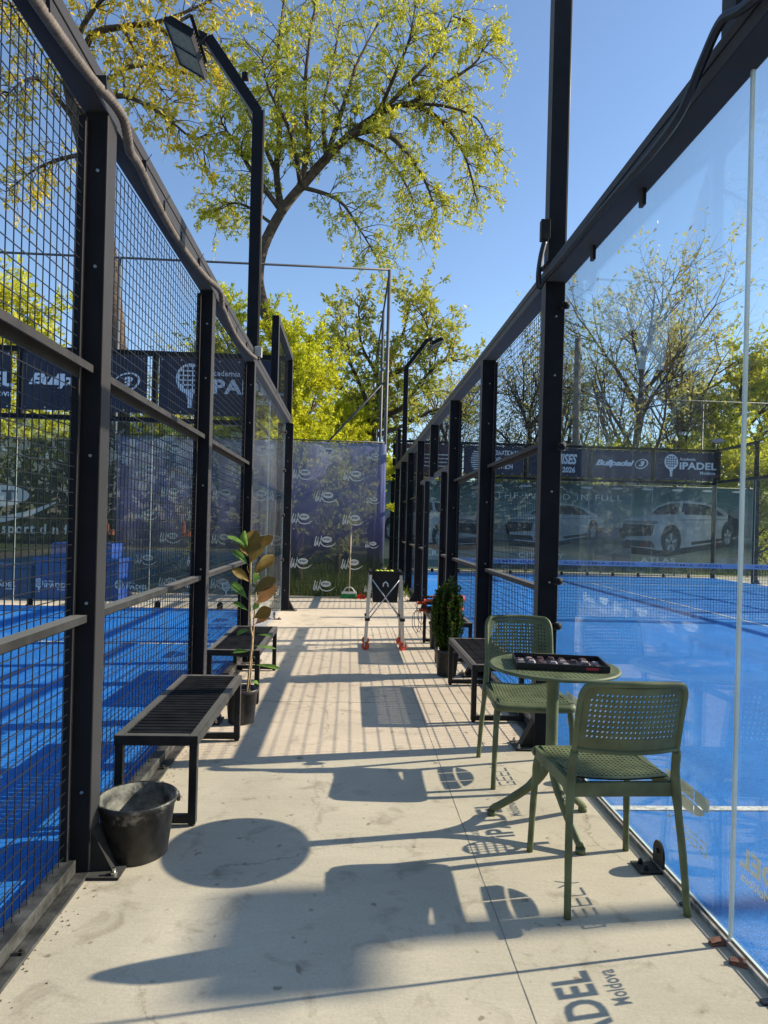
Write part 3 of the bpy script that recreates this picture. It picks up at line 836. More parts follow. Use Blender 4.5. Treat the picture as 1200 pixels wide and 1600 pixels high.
# --- left court, end wall
fe = thing("court_fence", "glass end wall of the left court below navy banners", "fence", (-6, 10.6, 0))
for i in range(6):
    m = MB(); a = XL - 2.06 * i
    m.box((a - 0.04, 10.61, 2.9), (a + 0.04, 10.69, 3.94), bev=0.003); m.build("post", BLACK, fe)
for i in range(5):
    gp = glass(fe, 'x', XL - 2.06 * i - 2.06, XL - 2.06 * i, 10.6, 2.9)
    seq = [('club', XL - 2 * i - 0.35), ('car', XL - 2 * i - 1.0), ('club', XL - 2 * i - 1.65)] if i % 2 == 0 else [('car', XL - 2 * i - 1.65), ('club', XL - 2 * i - 1.0), ('car', XL - 2 * i - 0.35)]
    if i == 0: seq = [('club', -1.75), ('car', -2.45)]
    if i == 1: seq = [('club', -3.4), ('club', -4.62)]
    if i < 3: stickers(gp, 10.6, seq, (1, 0), -0.0075)
    m = MB(); wire_grid(m, (XL - 2.06 * i - 2.01, 10.65, 2.98), (1, 0, 0), (0, 0, 1), 1.96, 0.92); m.build("mesh_panel", WIRE, fe)
m = MB(); m.box((XL - 10.3, 10.605, 2.9), (XL - 0.02, 10.69, 2.97)); m.box((XL - 10.3, 10.605, 3.945), (XL - 0.02, 10.69, 4.02)); m.build("top_rail", BLACK, fe)
clamp_row(fe, 'x', 10.6, -1, [XL - 0.95 - 0.97 * i for i in range(8)])

# ------------------------------------------------------------------ conduit, cables, boxes
pts, rad = [], []
import math as _mm
def cond(a):      # height and reach of the hose along the left rail
    ph = (a - 2.72) / 1.98
    k = abs(math.sin(math.pi * ph))
    bulge = math.exp(-((ph - round(ph)) * 1.98 / 0.16) ** 2)
    return Vector((XL + 0.096 + 0.030 * bulge - 0.035 * k, a, 2.985 - 0.045 * k - 0.055 * math.exp(-((ph - round(ph) - 0.06) * 1.98 / 0.13) ** 2)))
a = 0.2
n = 0
while a < 6.55:
    pts.append(cond(a)); rad.append((0.0195, 0.0195, 0.015)[n % 3]); a += 0.0055 if a < 4.6 else 0.012; n += 1
m = MB(); m.tube(pts, rad, 10)
o = m.build("cable_conduit", CONDUIT)
tag(o, "brown grey corrugated cable hose tied along the top rail of the left fence", "cable hose")
for a in (1.5, 2.15, 2.55, 3.1, 3.45, 3.8, 4.2, 5.1, 5.6, 6.1):
    k = MB(); c = cond(a); k.bar(c + Vector((-0.03, 0, 0.022)), c + Vector((0.022, 0, 0.026)), 0.006, 0.05)
    k.bar(c + Vector((0.010, 0, 0.026)), c + Vector((0.040, 0.012, 0.085)), 0.003, 0.003); k.build("cable_tie", CABLE, o)
m = MB()
pts = [Vector((XR - 0.125, 0.3, 2.96)), Vector((XR - 0.13, 1.7, 2.965)), Vector((XR - 0.14, 2.0, 3.0)), Vector((XR - 0.15, 2.13, 3.045)), Vector((XR - 0.145, 2.26, 3.0)), Vector((XR - 0.135, 2.42, 2.93)), Vector((XR - 0.125, 2.65, 2.925)), Vector((XR - 0.12, 3.0, 2.945)), Vector((XR - 0.125, 3.4, 2.95)), Vector((XR - 0.13, 4.0, 2.95)), Vector((XR - 0.15, 4.13, 2.93)), Vector((XR - 0.165, 4.16, 2.90)), Vector((XR - 0.18, 4.13, 2.97)), Vector((XR - 0.17, 4.12, 3.08)), Vector((XR - 0.15, 4.12, 3.17))]
def smooth_pts(p, n=6):
    out = []
    for i in range(len(p) - 1):
        a, b, c, d = p[max(i - 1, 0)], p[i], p[i + 1], p[min(i + 2, len(p) - 1)]
        for j in range(n):
            t = j / n
            out.append(0.5 * ((2 * b) + (c - a) * t + (2 * a - 5 * b + 4 * c - d) * t * t + (3 * b - a - 3 * c + d) * t ** 3))
    out.append(p[-1]); return out
m.tube(smooth_pts(pts), 0.017, 8)
tag(m.build("power_cable", CABLE), "thick black cable running along the right fence's top rail", "cable")
def jbox(label, loc, M_, s=(0.05, 0.06, 0.085)):
    t = thing("junction_box", label, "junction box", loc)
    m = MB(); x, y, z = loc
    m.box((x - s[0] / 2, y - s[1] / 2, z), (x + s[0] / 2, y + s[1] / 2, z + s[2]), bev=0.006); m.build("body", M_, t)
    m = MB(); m.box((x - s[0] / 2 - 0.004, y - s[1] / 2 - 0.008, z + 0.006), (x + s[0] / 2 + 0.004, y - s[1] / 2 - 0.001, z + s[2] - 0.006), bev=0.002); m.build("lid", M_, t)
    m = MB(); m.tube([(x, y, z - 0.03), (x, y, z - 0.001)], 0.011, 8); m.build("cable_gland", CABLE, t)
jbox("pale grey junction box on the left lamp post at the fence top", (XL + 0.125, 6.58, 2.99), GREYBOX, (0.06, 0.07, 0.10))
jbox("dark junction box on the near right lamp post above the rail", (XR - 0.15, 4.13, 3.18), BLACK2, (0.05, 0.05, 0.13))

# ------------------------------------------------------------------ lamp posts
def lamp_post(label, x, y, side, z0=2.955, top=5.40):
    """side = direction (+1 / -1 in X) the arm leans, over its court"""
    t = thing("floodlight_post", label, "lamp post", (x, y, z0), group="lamp posts around the courts")
    m = MB(); m.box((x - 0.055, y - 0.05, z0 + 0.06), (x + 0.055, y + 0.05, top), bev=0.004)
    m.box((x - 0.075, y - 0.075, z0 + 0.075 + 0.03), (x + 0.075, y + 0.075, z0 + 0.115)); m.build("pole", BLACK, t)
    m = MB(); e = Vector((x + side * 0.50, y, top + 0.68)); b = Vector((x, y, top + 0.01))
    m.bar(b - Vector((side * 0.0, 0, 0.03)), e, 0.098, 0.098, up=(0, 1, 0))
    m.bar(e - Vector((side * 0.03, 0, 0.02)), e + Vector((side * 0.11, 0, 0.035)), 0.08, 0.075, up=(0, 1, 0))
    q = b.lerp(e, 0.42) + Vector((-side * 0.07, 0, 0.055)); m.box(q - Vector((0.03, 0.03, 0.03)), q + Vector((0.03, 0.03, 0.03)), bev=0.004)
    m.build("arm", BLACK, t)
    c = Vector((x + side * 0.72, y, top + 0.57)); vx = Vector((-side * 0.88, 0, -0.475)); nx = Vector((-side * -0.475, 0, -0.88)); uy = Vector((0, 1, 0))
    h = MB()
    def B(u0, u1, v0, v1, n0, n1, mb, mi=0):
        vs = [c + uy * u + vx * v + nx * n_ for n_ in (n0, n1) for u, v in ((u0, v0), (u1, v0), (u1, v1), (u0, v1))]
        mb.add(vs, [(3, 2, 1, 0), (4, 5, 6, 7), (0, 1, 5, 4), (1, 2, 6, 5), (2, 3, 7, 6), (3, 0, 4, 7)], mi)
    B(-0.30, 0.30, -0.15, 0.15, -0.03, 0.0, h)
    for i in range(12): B(-0.28 + i * 0.05, -0.272 + i * 0.05, -0.13, 0.13, -0.07, -0.03, h)
    B(-0.30, 0.30, -0.15, -0.135, 0, 0.02, h); B(-0.30, 0.30, 0.135, 0.15, 0, 0.02, h)
    for u in (-0.30, -0.008, 0.284): B(u, u + 0.016, -0.135, 0.135, 0, 0.02, h)
    lamp = h.build("floodlight", BLACK, t)
    l = MB(); B(-0.283, -0.01, -0.134, 0.134, 0.001, 0.010, l); B(0.01, 0.283, -0.134, 0.134, 0.001, 0.010, l); l.build("lens", LENS, lamp)
    k = MB()
    a0 = c + nx * -0.05 + uy * -0.318; a1 = c + nx * -0.05 + uy * 0.318; tip = e + Vector((side * 0.10, 0, 0.0))
    b0 = tip + uy * -0.318; b1 = tip + uy * 0.318
    k.bar(a0, b0, 0.035, 0.008); k.bar(a1, b1, 0.035, 0.008); k.bar(b0, b1, 0.035, 0.008)
    k.build("bracket", BLACK, t)
    s = MB(); s.tube(smooth_pts([e + Vector((0, -0.05, 0.02)), e + Vector((side * 0.10, -0.06, -0.10)), c + nx * -0.08]), 0.007, 6)
    s.tube([(x + 0.058, y - 0.035, z0 + 0.15), (x + 0.058, y - 0.035, top)], 0.006, 6); s.build("cable", CABLE, t)
lamp_post("black floodlight post on the left fence, its lamp head high at upper left", XL + 0.06, 6.62, -1)
lamp_post("thick black lamp post rising from the right fence beside the near glass", XR - 0.06, 4.2, 1, z0=2.94)
lamp_post("small distant floodlight post beyond the far end of the right fence", XR - 0.06, 16.2, 1, z0=2.94, top=5.25)
lamp_post("floodlight post on the far side of the right court, outside the picture", XR + 10.06, 4.05, -1, z0=2.94, top=5.13)

# ------------------------------------------------------------------ banners
def banner(label, x0, x1, y, z0, z1, M_, draw, mats, name="banner", cat="banner", wavy=0.008, grp=None):
    t = thing(name, label, cat, ((x0 + x1) / 2, y, z0), group=grp)
    m = MB(); nx, nz = 24, 8; vs, fs = [], []
    for j in range(nz + 1):
        for i in range(nx + 1):
            u, v = i / nx, j / nz
            vs.append((x0 + (x1 - x0) * u, y + wavy * math.sin(u * 19 + v * 3) * math.sin(v * math.pi), z0 + (z1 - z0) * v))
    for j in range(nz):
        for i in range(nx):
            p = j * (nx + 1) + i; fs.append((p, p + 1, p + nx + 2, p + nx + 1))
    m.add(vs, fs, 0, True)
    for i in range(7):
        for z in (z0 + 0.04, z1 - 0.04):
            m.tube([(x0 + 0.05 + (x1 - x0 - 0.1) * i / 6, y - 0.014, z), (x0 + 0.05 + (x1 - x0 - 0.1) * i / 6, y - 0.004, z)], 0.014, 8, 1)
    m.build("sheet", [M_, GALV], t)
    if draw:
        d = MB(); F = frame2d((x0, y - wavy - 0.006, z0), (1, 0, 0), (0, 0, 1)); draw(d, F, x1 - x0, z1 - z0); d.build("lettering", mats, t)
    return t
def d_bull(d, F, w, h):
    put(d, T_BULL, F, 0.05 * w, 0.38 * h, w=0.66 * w, h=0.26 * h)
    ring = shape_mesh([ellipse(0, 0, 0.2, 0.155, 32), ellipse(-0.01, 0, 0.172, 0.128, 32)])
    sh = Matrix.Identity(4); sh[0][1] = 0.35
    d.flat(ring, F @ Matrix.Translation((0.835 * w, 0.53 * h, 0)) @ sh)
    put(d, text_mesh("3", 1, 0.35, 0.05), F, 0.785 * w, 0.44 * h, w=0.10 * w, h=0.19 * h)
def d_club(d, F, w, h): club_logo(d, F, 0.14 * w, 0.12 * h, 0.78 * h)
def d_fed(d, F, w, h):
    for i in range(9):
        yy = 0.16 * h + i * 0.075 * h; hw = 0.15 * math.sqrt(max(0, 1 - ((i - 4) / 4.6) ** 2))
        me = shape_mesh([[(-hw, 0), (hw, 0), (hw, 0.035), (-hw, 0.035)]]); d.flat(me, F @ Matrix.Translation((0.20 * w, yy, 0)))
    arc = shape_mesh([ribbon([(0.25 * math.cos(a), 0.40 * math.sin(a)) for a in [R(-70 + 14 * i) for i in range(11)]], [0.01] + [0.04] * 9 + [0.01])])
    d.flat(arc, F @ Matrix.Translation((0.17 * w, 0.5 * h, 0)))
    for i, s in enumerate(("INTERNATIONAL", "PADEL", "FEDERATION")):
        put(d, text_mesh(s, 1, 0, 0.03), F, 0.40 * w, (0.68 - 0.24 * i) * h, w=(0.52, 0.24, 0.42)[i] * w, h=0.17 * h)
def d_prom(d, F, w, h):
    put(d, text_mesh("PROMISES", 1, 0.25, 0.04), F, 0.16 * w, 0.44 * h, w=0.66 * w, h=0.36 * h)
    put(d, text_mesh("FINALS", 1, 0.25, 0.03), F, 0.15 * w, 0.15 * h, w=0.36 * w, h=0.2 * h)
    put(d, text_mesh("2026", 1, 0.1, 0.03), F, 0.57 * w, 0.15 * h, w=0.22 * w, h=0.2 * h)
def d_maroon(d, F, w, h):
    me = shape_mesh([ellipse(0, 0, 0.16, 0.2, 24), ellipse(0.02, 0, 0.11, 0.14, 24)]); d.flat(me, F @ Matrix.Translation((0.17 * w, 0.6 * h, 0)))
    for i in range(4):
        for j in range(2):
            me = shape_mesh([[(0, 0), (0.42 - 0.06 * ((i + j) % 3), 0), (0.42 - 0.06 * ((i + j) % 3), 0.035), (0, 0.035)]]); d.flat(me, F @ Matrix.Translation((0.36 * w + j * 0.52, (0.22 + 0.13 * i) * h, 0)), 1)
BT = [WHITEV]
yb = 20.19
banner("dark maroon banner with small text lines, first of the row over the far court end", XR + 0.08, XR + 1.92, yb, 3.02, 3.90, MAROON, d_maroon, [WHITEV, PALE], grp="advertising banners over the far glass wall")
banner("navy banner reading INTERNATIONAL PADEL FEDERATION beside a striped ball mark", XR + 2.08, XR + 3.92, yb, 3.02, 3.90, NAVY, d_fed, BT, grp="advertising banners over the far glass wall")
banner("navy banner reading PROMISES above 2026 over the far court end", XR + 4.08, XR + 5.92, yb, 3.02, 3.90, NAVY, d_prom, BT, grp="advertising banners over the far glass wall")
banner("navy sports banner with slanted white word and ringed 3, over the far court end", XR + 6.08, XR + 7.92, yb, 3.02, 3.90, NAVY, d_bull, BT, grp="advertising banners over the far glass wall")
banner("navy club banner with white racket mark by the far corner post", XR + 8.08, XR + 9.92, yb, 3.02, 3.90, NAVY, d_club, BT, grp="advertising banners over the far glass wall")
yb = 10.58
banner("navy club banner with racket mark over the left court's end wall", XL - 1.98, XL - 0.10, yb, 3.03, 3.92, NAVY, d_club, BT, grp="advertising banners over the left end wall")
banner("navy banner with slanted white word and ringed 3 over the left court's end wall", XL - 4.05, XL - 2.16, yb, 3.03, 3.92, NAVY, d_bull, BT, grp="advertising banners over the left end wall")
banner("dark banner cut off by the left picture edge, over the left court's end wall", XL - 6.12, XL - 4.22, yb, 3.03, 3.92, NAVY, d_club, BT, grp="advertising banners over the left end wall")

# the see-through blue banner that closes the walkway
WECLOTH = mesh_cloth("blue mesh banner cloth", (0.10, 0.13, 0.36), (0.07, 0.09, 0.28), 0.24, 0.8,
                     stops=[(0.0, (0.045, 0.060, 0.040)), (0.22, (0.065, 0.08, 0.07)), (0.36, (0.11, 0.11, 0.23)), (0.62, (0.18, 0.20, 0.43)), (1.0, (0.26, 0.31, 0.52))])
DKCLOTH = mesh_cloth("dark green mesh banner cloth", (0.05, 0.065, 0.06), (0.028, 0.036, 0.036), 0.42, 0.9)
SPORTTX = mat("dark print on logo", (0.10, 0.12, 0.14), 0.8)
LOGOP = mat("pale logo print", (0.64, 0.64, 0.58), 0.8)
bw = thing("banner", "see-through blue banner patterned with small we logos across the walkway's end", "banner", (-1.2, 12.6, 0))
YB = 12.6
m = MB(); vs, fs = [], []
cols = [(-4.35 + 4.89 * i / 60, 0.006 * math.sin(i * 0.9), 0) for i in range(61)]
cols += [(0.54 + 0.10 * math.sin(a), 0.10 - 0.10 * math.cos(a), 1) for a in [R(15 * i) for i in range(1, 8)]]
cols += [(0.635, 0.22, 1), (0.625, 0.34, 1)]
NZ = 14
for j in range(NZ + 1):
    z = 0.012 + 2.918 * j / NZ
    for i, (x, dy, _) in enumerate(cols):
        k = (0.010 * math.sin(j * 1.7 + i * 0.4) + 0.016 * math.sin(i * 0.63 + 1.3 * math.sin(j * 0.35)) + 0.010 * math.sin(i * 1.7 + j * 0.9) * (j / NZ) ** 2) * (1 if 0 < j < NZ else 0.4)
        sag = -0.012 * abs(math.sin(i * 0.55)) if j == NZ else 0
        vs.append((x, YB + dy + k, z + sag))
n = len(cols)
for j in range(NZ):
    for i in range(n - 1): fs.append((j * n + i, j * n + i + 1, (j + 1) * n + i + 1, (j + 1) * n + i))
m.add(vs, fs, 0, True); m.build("sheet", WECLOTH, bw)
d = MB(); F = frame2d((0, YB - 0.022, 0), (1, 0, 0), (0, 0, 1))
for r_ in range(7):
    z = 2.66 - 0.417 * r_
    for c_ in range(6):
        x = (-0.67 if r_ % 2 == 0 else -1.11) + 0.955 * (c_ - 3)
        if -4.3 < x < 0.2: we_logo(d, F, x, z - 0.055, 0.41)
        elif r_ % 2 == 0 and 0.2 < x < 0.3: we_logo(d, F, x, z - 0.055, 0.26)
d.build("lettering", [LOGOP, SPORTTX], bw)
m = MB()     # cable and hooks along the top, ties down the side
m.tube([(-4.4, YB + 0.02, 2.955), (0.6, YB + 0.02, 2.95)], 0.012, 6)
for i in range(24): m.tube([(-4.3 + 0.21 * i, YB - 0.005, 2.90), (-4.29 + 0.21 * i, YB + 0.02, 2.96)], 0.005, 5)
m.build("top_cord", CABLE, bw)
m = MB()
for x in (-4.4, -2.0, 0.555): m.tube([(x, YB + 0.13, 0), (x, YB + 0.13, 2.98)], 0.03, 8)
m.build("post", STEELP, bw)
# the dark green banner behind the left court
bd = thing("banner", "see-through dark green banner with a large oval logo behind the left court", "banner", (-7, 12.7, 0))
m = MB(); m.box((-9.6, 12.68, 0.05), (-4.42, 12.682, 2.82)); m.build("sheet", DKCLOTH, bd)
d = MB(); F = frame2d((0, 12.66, 0), (1, 0, 0), (0, 0, 1))
d.flat(shape_mesh([ellipse(-7.0, 1.76, 1.05, 0.25, 40)]), F)
d.flat(shape_mesh([ribbon([(-8.2, 1.60), (-7.6, 1.36), (-6.9, 1.28), (-6.4, 1.32), (-5.9, 1.45), (-5.45, 1.66)], [0.02, 0.1, 0.12, 0.11, 0.09, 0.03])]), F)
put(d, text_mesh("we sport d n f", 1, 0, 0.02, 1.1), F, -6.85, 1.0, w=1.62, h=0.25)
put(d, text_mesh("SPORT", 1, 0, 0.03, 1.1), F @ Matrix.Translation((0, 0, 0.004)), -7.68, 1.66, w=1.52, h=0.20, mi=1)
d.build("lettering", [LOGOP, SPORTTX], bd)
m = MB()
for x in (-9.6, -7.0, -4.5): m.tube([(x, 12.76, 0), (x, 12.76, 2.9)], 0.03, 8)
m.tube([(-9.6, 12.72, 2.84), (-4.4, 12.72, 2.84)], 0.01, 6)
m.build("post", STEELP, bd)

# car banner behind the far court
TEAL = mesh_cloth("teal printed banner cloth", (0.15, 0.24, 0.27), (0.08, 0.14, 0.17), 0.10, 0.7,
                  stops=[(0.0, (0.32, 0.37, 0.34)), (0.22, (0.38, 0.43, 0.40)), (0.33, (0.12, 0.17, 0.18)), (0.45, (0.30, 0.40, 0.42)), (0.66, (0.21, 0.33, 0.36)), (1.0, (0.06, 0.16, 0.19))])
CARW = mat("printed white car paint", (0.44, 0.48, 0.50), 0.8, col2=(0.24, 0.29, 0.32), scale=1.1)
CARD = mat("printed dark glass and tyres", (0.030, 0.042, 0.05), 0.8, 0.3, 3)
CARG = mat("printed grey trim", (0.13, 0.155, 0.17), 0.8, 0.3, 3)
bc = thing("banner", "long teal banner picturing three white cars behind the far court", "banner", (7, 21.2, 0))
m = MB(); m.box((0.7, 21.2, 0.33), (13.15, 21.203, 2.86)); m.build("sheet", TEAL, bc)
d = MB(); F = frame2d((0, 21.192, 0), (1, 0, 0), (0, 0, 1))
put(d, text_mesh("SEE THE WORLD IN FULL", 1, 0, 0.0, 1.25), F, 3.85, 2.36, w=4.9, h=0.19)
put(d, text_mesh("ATLAS", 1, 0, 0.02, 1.15), F, 9.42, 0.40, w=1.15, h=0.17)
put(d, text_mesh("CITYRAY", 1, 0, 0.02, 1.15), F, 5.4, 0.46, w=1.5, h=0.17)
put(d, text_mesh("COOLRAY", 1, 0, 0.02, 1.15), F, 1.7, 0.46, w=1.5, h=0.17)
for i in range(9): d.flat(shape_mesh([ellipse(4.6 + i * 1.0, 2.77, 0.2, 0.035, 14)]), F)
d.build("lettering", [PALE], bc)
def printed_car(x, z, w, flip=1):
    """three-quarter view of a car, printed flat: unit box 1 x 0.5"""
    def L(dz): return frame2d((x, 21.197 - dz, z), (1, 0, 0), (0, 0, 1))
    k = w; c = MB()
    def P(pts): return shape_mesh([[((1 - a if flip < 0 else a) * k, b * k) for a, b in pts]])
    def E(cx, cy, rx, ry): return shape_mesh([ellipse((1 - cx if flip < 0 else cx) * k, cy * k, rx * k, ry * k, 24)])
    body = [(0.02, 0.14), (0.0, 0.22), (0.02, 0.285), (0.10, 0.315), (0.22, 0.335), (0.30, 0.405), (0.40, 0.445), (0.56, 0.46), (0.72, 0.445), (0.84, 0.405), (0.93, 0.34), (0.985, 0.32), (1.0, 0.26), (0.99, 0.19), (0.95, 0.15), (0.60, 0.085), (0.36, 0.05), (0.10, 0.075)]
    c.flat(P([(0.05, 0.02), (0.40, 0.0), (1.02, 0.12), (1.0, 0.2), (0.4, 0.1), (0.02, 0.12)]), L(0), 1)
    c.flat(P(body), L(0.002), 0)
    c.flat(P([(0.25, 0.34), (0.32, 0.40), (0.41, 0.433), (0.50, 0.44), (0.48, 0.345)]), L(0.004), 1)
    c.flat(P([(0.505, 0.345), (0.525, 0.44), (0.70, 0.43), (0.80, 0.395), (0.87, 0.345)]), L(0.004), 1)
    c.flat(P([(0.015, 0.20), (0.03, 0.262), (0.29, 0.255), (0.27, 0.17), (0.05, 0.155)]), L(0.004), 1)
    c.flat(P([(0.02, 0.268), (0.05, 0.288), (0.30, 0.29), (0.33, 0.272), (0.28, 0.262)]), L(0.004), 2)
    c.flat(P([(0.04, 0.085), (0.05, 0.13), (0.27, 0.125), (0.30, 0.07)]), L(0.004), 1)
    for lo in (0.30,): c.flat(P([(0.50, lo), (0.505, lo + 0.004), (0.92, lo + 0.018), (0.92, lo + 0.010)]), L(0.004), 2)
    c.flat(P([(0.60, 0.10), (0.60, 0.125), (0.95, 0.175), (0.95, 0.155)]), L(0.004), 1)
    for cx, cy, rx, ry in ((0.43, 0.115, 0.075, 0.115), (0.90, 0.175, 0.045, 0.095)):
        c.flat(E(cx, cy + 0.02, rx * 1.12, ry * 1.12), L(0.005), 1); c.flat(E(cx, cy, rx * 0.66, ry * 0.66), L(0.007), 2)
        for a in range(5):
            t = 2 * math.pi * a / 5 + 0.3
            c.flat(P([(cx + rx * 0.1 * math.cos(t + 1.57), cy + ry * 0.1 * math.sin(t + 1.57)), (cx + rx * 0.64 * math.cos(t + 0.16), cy + ry * 0.64 * math.sin(t + 0.16)), (cx + rx * 0.64 * math.cos(t - 0.16), cy + ry * 0.64 * math.sin(t - 0.16)), (cx + rx * 0.1 * math.cos(t - 1.57), cy + ry * 0.1 * math.sin(t - 1.57))]), L(0.009), 0)
    c.flat(P([(0.505, 0.335), (0.49, 0.365), (0.53, 0.37), (0.54, 0.34)]), L(0.009), 0)
    c.build("car_picture", [CARW, CARD, CARG], bc)
printed_car(8.70, 0.60, 4.0); printed_car(4.95, 0.78, 3.2); printed_car(0.9, 0.62, 3.5, -1)
d = MB()
F = frame2d((0, 21.195, 0), (1, 0, 0), (0, 0, 1))
for x0, x1, z0, z1 in ((7.7, 8.9, 1.18, 1.5), (4.1, 5.1, 1.2, 1.52), (12.3, 13.1, 1.3, 2.2), (7.9, 9.1, 0.45, 0.85)):
    d.flat(shape_mesh([[(x0, z0), (x1, z0 - 0.03), (x1, z1), (x0, z1 - 0.02)]]), F)
d.build("printed_wall", CARG, bc)
m = MB()
for i in range(6): m.tube([(0.75 + i * 2.46, 21.27, 0), (0.75 + i * 2.46, 21.27, 2.95)], 0.03, 8)
m.tube([(0.7, 21.25, 2.89), (13.2, 21.25, 2.89)], 0.012, 6); m.bar((13.0, 21.3, 1.2), (14.2, 21.5, 0.1), 0.03, 0.03)
m.build("post", STEELP, bc)

# ------------------------------------------------------------------ right court net
t = thing("court_net", "black padel net with pale blue top band across the right court", "net", (6.3, 10.2, 0))
m = MB()
for i in range(211): x = XR + 0.2 + 9.6 * i / 210; m.bar((x, 10.2, 0.03), (x, 10.2, 0.85), 0.0035, 0.0035)
for i in range(19): z = 0.04 + 0.81 * i / 18; m.bar((XR + 0.2, 10.2, z), (XR + 9.8, 10.2, z), 0.0035, 0.0035)
m.build("net_cords", NETC, t)
m = MB(); m.box((XR + 0.15, 10.190, 0.84), (XR + 9.85, 10.210, 0.915)); m.build("top_band", BAND, t)
m = MB(); F = frame2d((0, 10.186, 0), (1, 0, 0), (0, 0, 1))
for x in (1.9, 3.3, 4.7, 6.35, 7.8): put(m, text_mesh("ACADEMIA iPADEL", 1, 0, 0.01, 1.15), F, x, 0.86, w=1.15, h=0.038)
m.build("lettering", BLUETXT, t)
for side, x in ((1, XR + 0.10), (-1, XR + 9.9)):
    m = MB(); m.prism([(x - 0.05, 0.0), (x + side * 0.20, 0.0), (x + side * 0.20, 0.40), (x + side * 0.06, 0.62), (x + side * 0.05, 0.94), (x - 0.05, 0.94)], 1, 10.16, 10.24); m.build("net_post", BLACK, t)

# ------------------------------------------------------------------ tall net frame behind
tf = thing("net_frame", "tall thin steel pole frame standing behind the blue banner", "frame", (0.66, 13.6, 0))
for x, y in ((0.66, 13.6), (0.66, 16.2), (0.66, 19.2), (0.66, 22.5), (-4.75, 13.6), (-10.1, 13.6)):
    m = MB(); m.tube([(x, y, 0), (x, y, 6.6)], 0.035, 8); m.build("pole", STEELP, tf)
m = MB(); m.tube([(-10.1, 13.6, 6.6), (0.69, 13.6, 6.6)], 0.024, 8); m.tube([(0.66, 13.6, 6.57), (0.66, 22.5, 6.57)], 0.022, 8)
m.tube([(0.6, 13.6, 4.3), (-0.55, 13.62, 3.0)], 0.02, 6); m.tube([(0.6, 13.7, 1.6), (-1.6, 13.7, 0.35)], 0.03, 6); m.build("cross_bar", STEELP, tf)
tf2 = thing("net_frame", "thin pole frame with wire above the far banners of the right court", "frame", (8, 24.6, 0))
for x in (5.3, 9.2, 13.2, 17): m = MB(); m.tube([(x, 24.6, 0), (x, 24.6, 6.4)], 0.03, 8); m.build("pole", STEELP, tf2)
m = MB(); m.tube([(2.4, 24.6, 6.4), (17.2, 24.6, 6.4)], 0.016, 6); m.build("cross_bar", STEELP, tf2)
m = MB(); m.tube([(8.15, 24, 0), (8.15, 24, 4), (8.13, 24, 8.4)], [0.15, 0.135, 0.115], 12)
m.box((8.02, 23.93, 7.6), (8.28, 24.0, 7.7))
tag(m.build("utility_pole", CONCPOLE), "weathered brown utility pole beside the near right lamp post, behind the glass", "pole")
t = thing("solar_lamp", "small solar lamp on top of the far right corner post", "lamp", (XR + 10, 20.26, 4.0))
m = MB(); m.tube([(XR + 10, 20.26, 4.0), (XR + 10, 20.26, 4.2)], 0.018, 8); m.build("stem", GREYBOX, t)
m = MB(); c = Vector((XR + 10.05, 20.24, 4.28)); m.bar(c - Vector((0.17, 0, 0.03)), c + Vector((0.17, 0, 0.04)), 0.30, 0.03, up=(0, -0.5, 1)); m.build("solar_panel", mat("solar panel glass", (0.10, 0.10, 0.11), 0.25), t)

# ------------------------------------------------------------------ benches
def bench(label, loc, L, W=0.42, H=0.41):
    t = thing("bench", label, "bench", loc, group="black slatted benches along the fences", local=True)
    s = 0.04
    n = int(L / 0.052)
    m = MB()
    for i in range(n):
        y = s + 0.006 + (L - 2 * s - 0.012) * (i + 0.5) / n
        m.box((0.004 - W / 2 + s, y - 0.019, H - 0.024), (W / 2 - s - 0.004, y + 0.019, H - 0.002), bev=0.002)
    m.build("seat_slats", SLAT, t)
    m = MB()
    m.box((-W / 2, 0, H - 0.045), (-W / 2 + s, L, H), bev=0.003); m.box((W / 2 - s, 0, H - 0.045), (W / 2, L, H), bev=0.003)
    m.box((-W / 2 + s, 0, H - 0.045), (W / 2 - s, s, H), bev=0.003); m.box((-W / 2 + s, L - s, H - 0.045), (W / 2 - s, L, H), bev=0.003)
    m.build("seat_frame", BLACK2, t)
    for y in (0, L - s):
        for x in (-W / 2, W / 2 - s):
            m = MB(); m.box((x + 0.002, y + 0.002, 0.012), (x + s - 0.002, y + s - 0.002, H - 0.045), bev=0.003); m.build("leg", BLACK2, t)
        m = MB(); m.box((-W / 2 + s - 0.002, y + 0.003, 0.014), (W / 2 - s + 0.002, y + s - 0.003, 0.05), bev=0.003)
        for x in (-W / 2 + 0.02, W / 2 - 0.02): m.tube([(x, y + s / 2, 0.0), (x, y + s / 2, 0.013)], 0.014, 8)
        m.build("floor_bar", BLACK2, t)
    return t
bench("near black slatted bench by the left fence, with the bucket at its end", (-0.847, 3.06, 0), 1.22, 0.37)
bench("black slatted bench by the left fence behind the potted magnolia", (-0.86, 5.10, 0), 1.20, 0.40)
bench("black slatted bench by the right fence behind the green chair", (1.075, 4.70, 0), 1.14, 0.38)
bench("distant black bench by the right fence with padel rackets on it", (1.075, 6.74, 0), 1.18, 0.38)

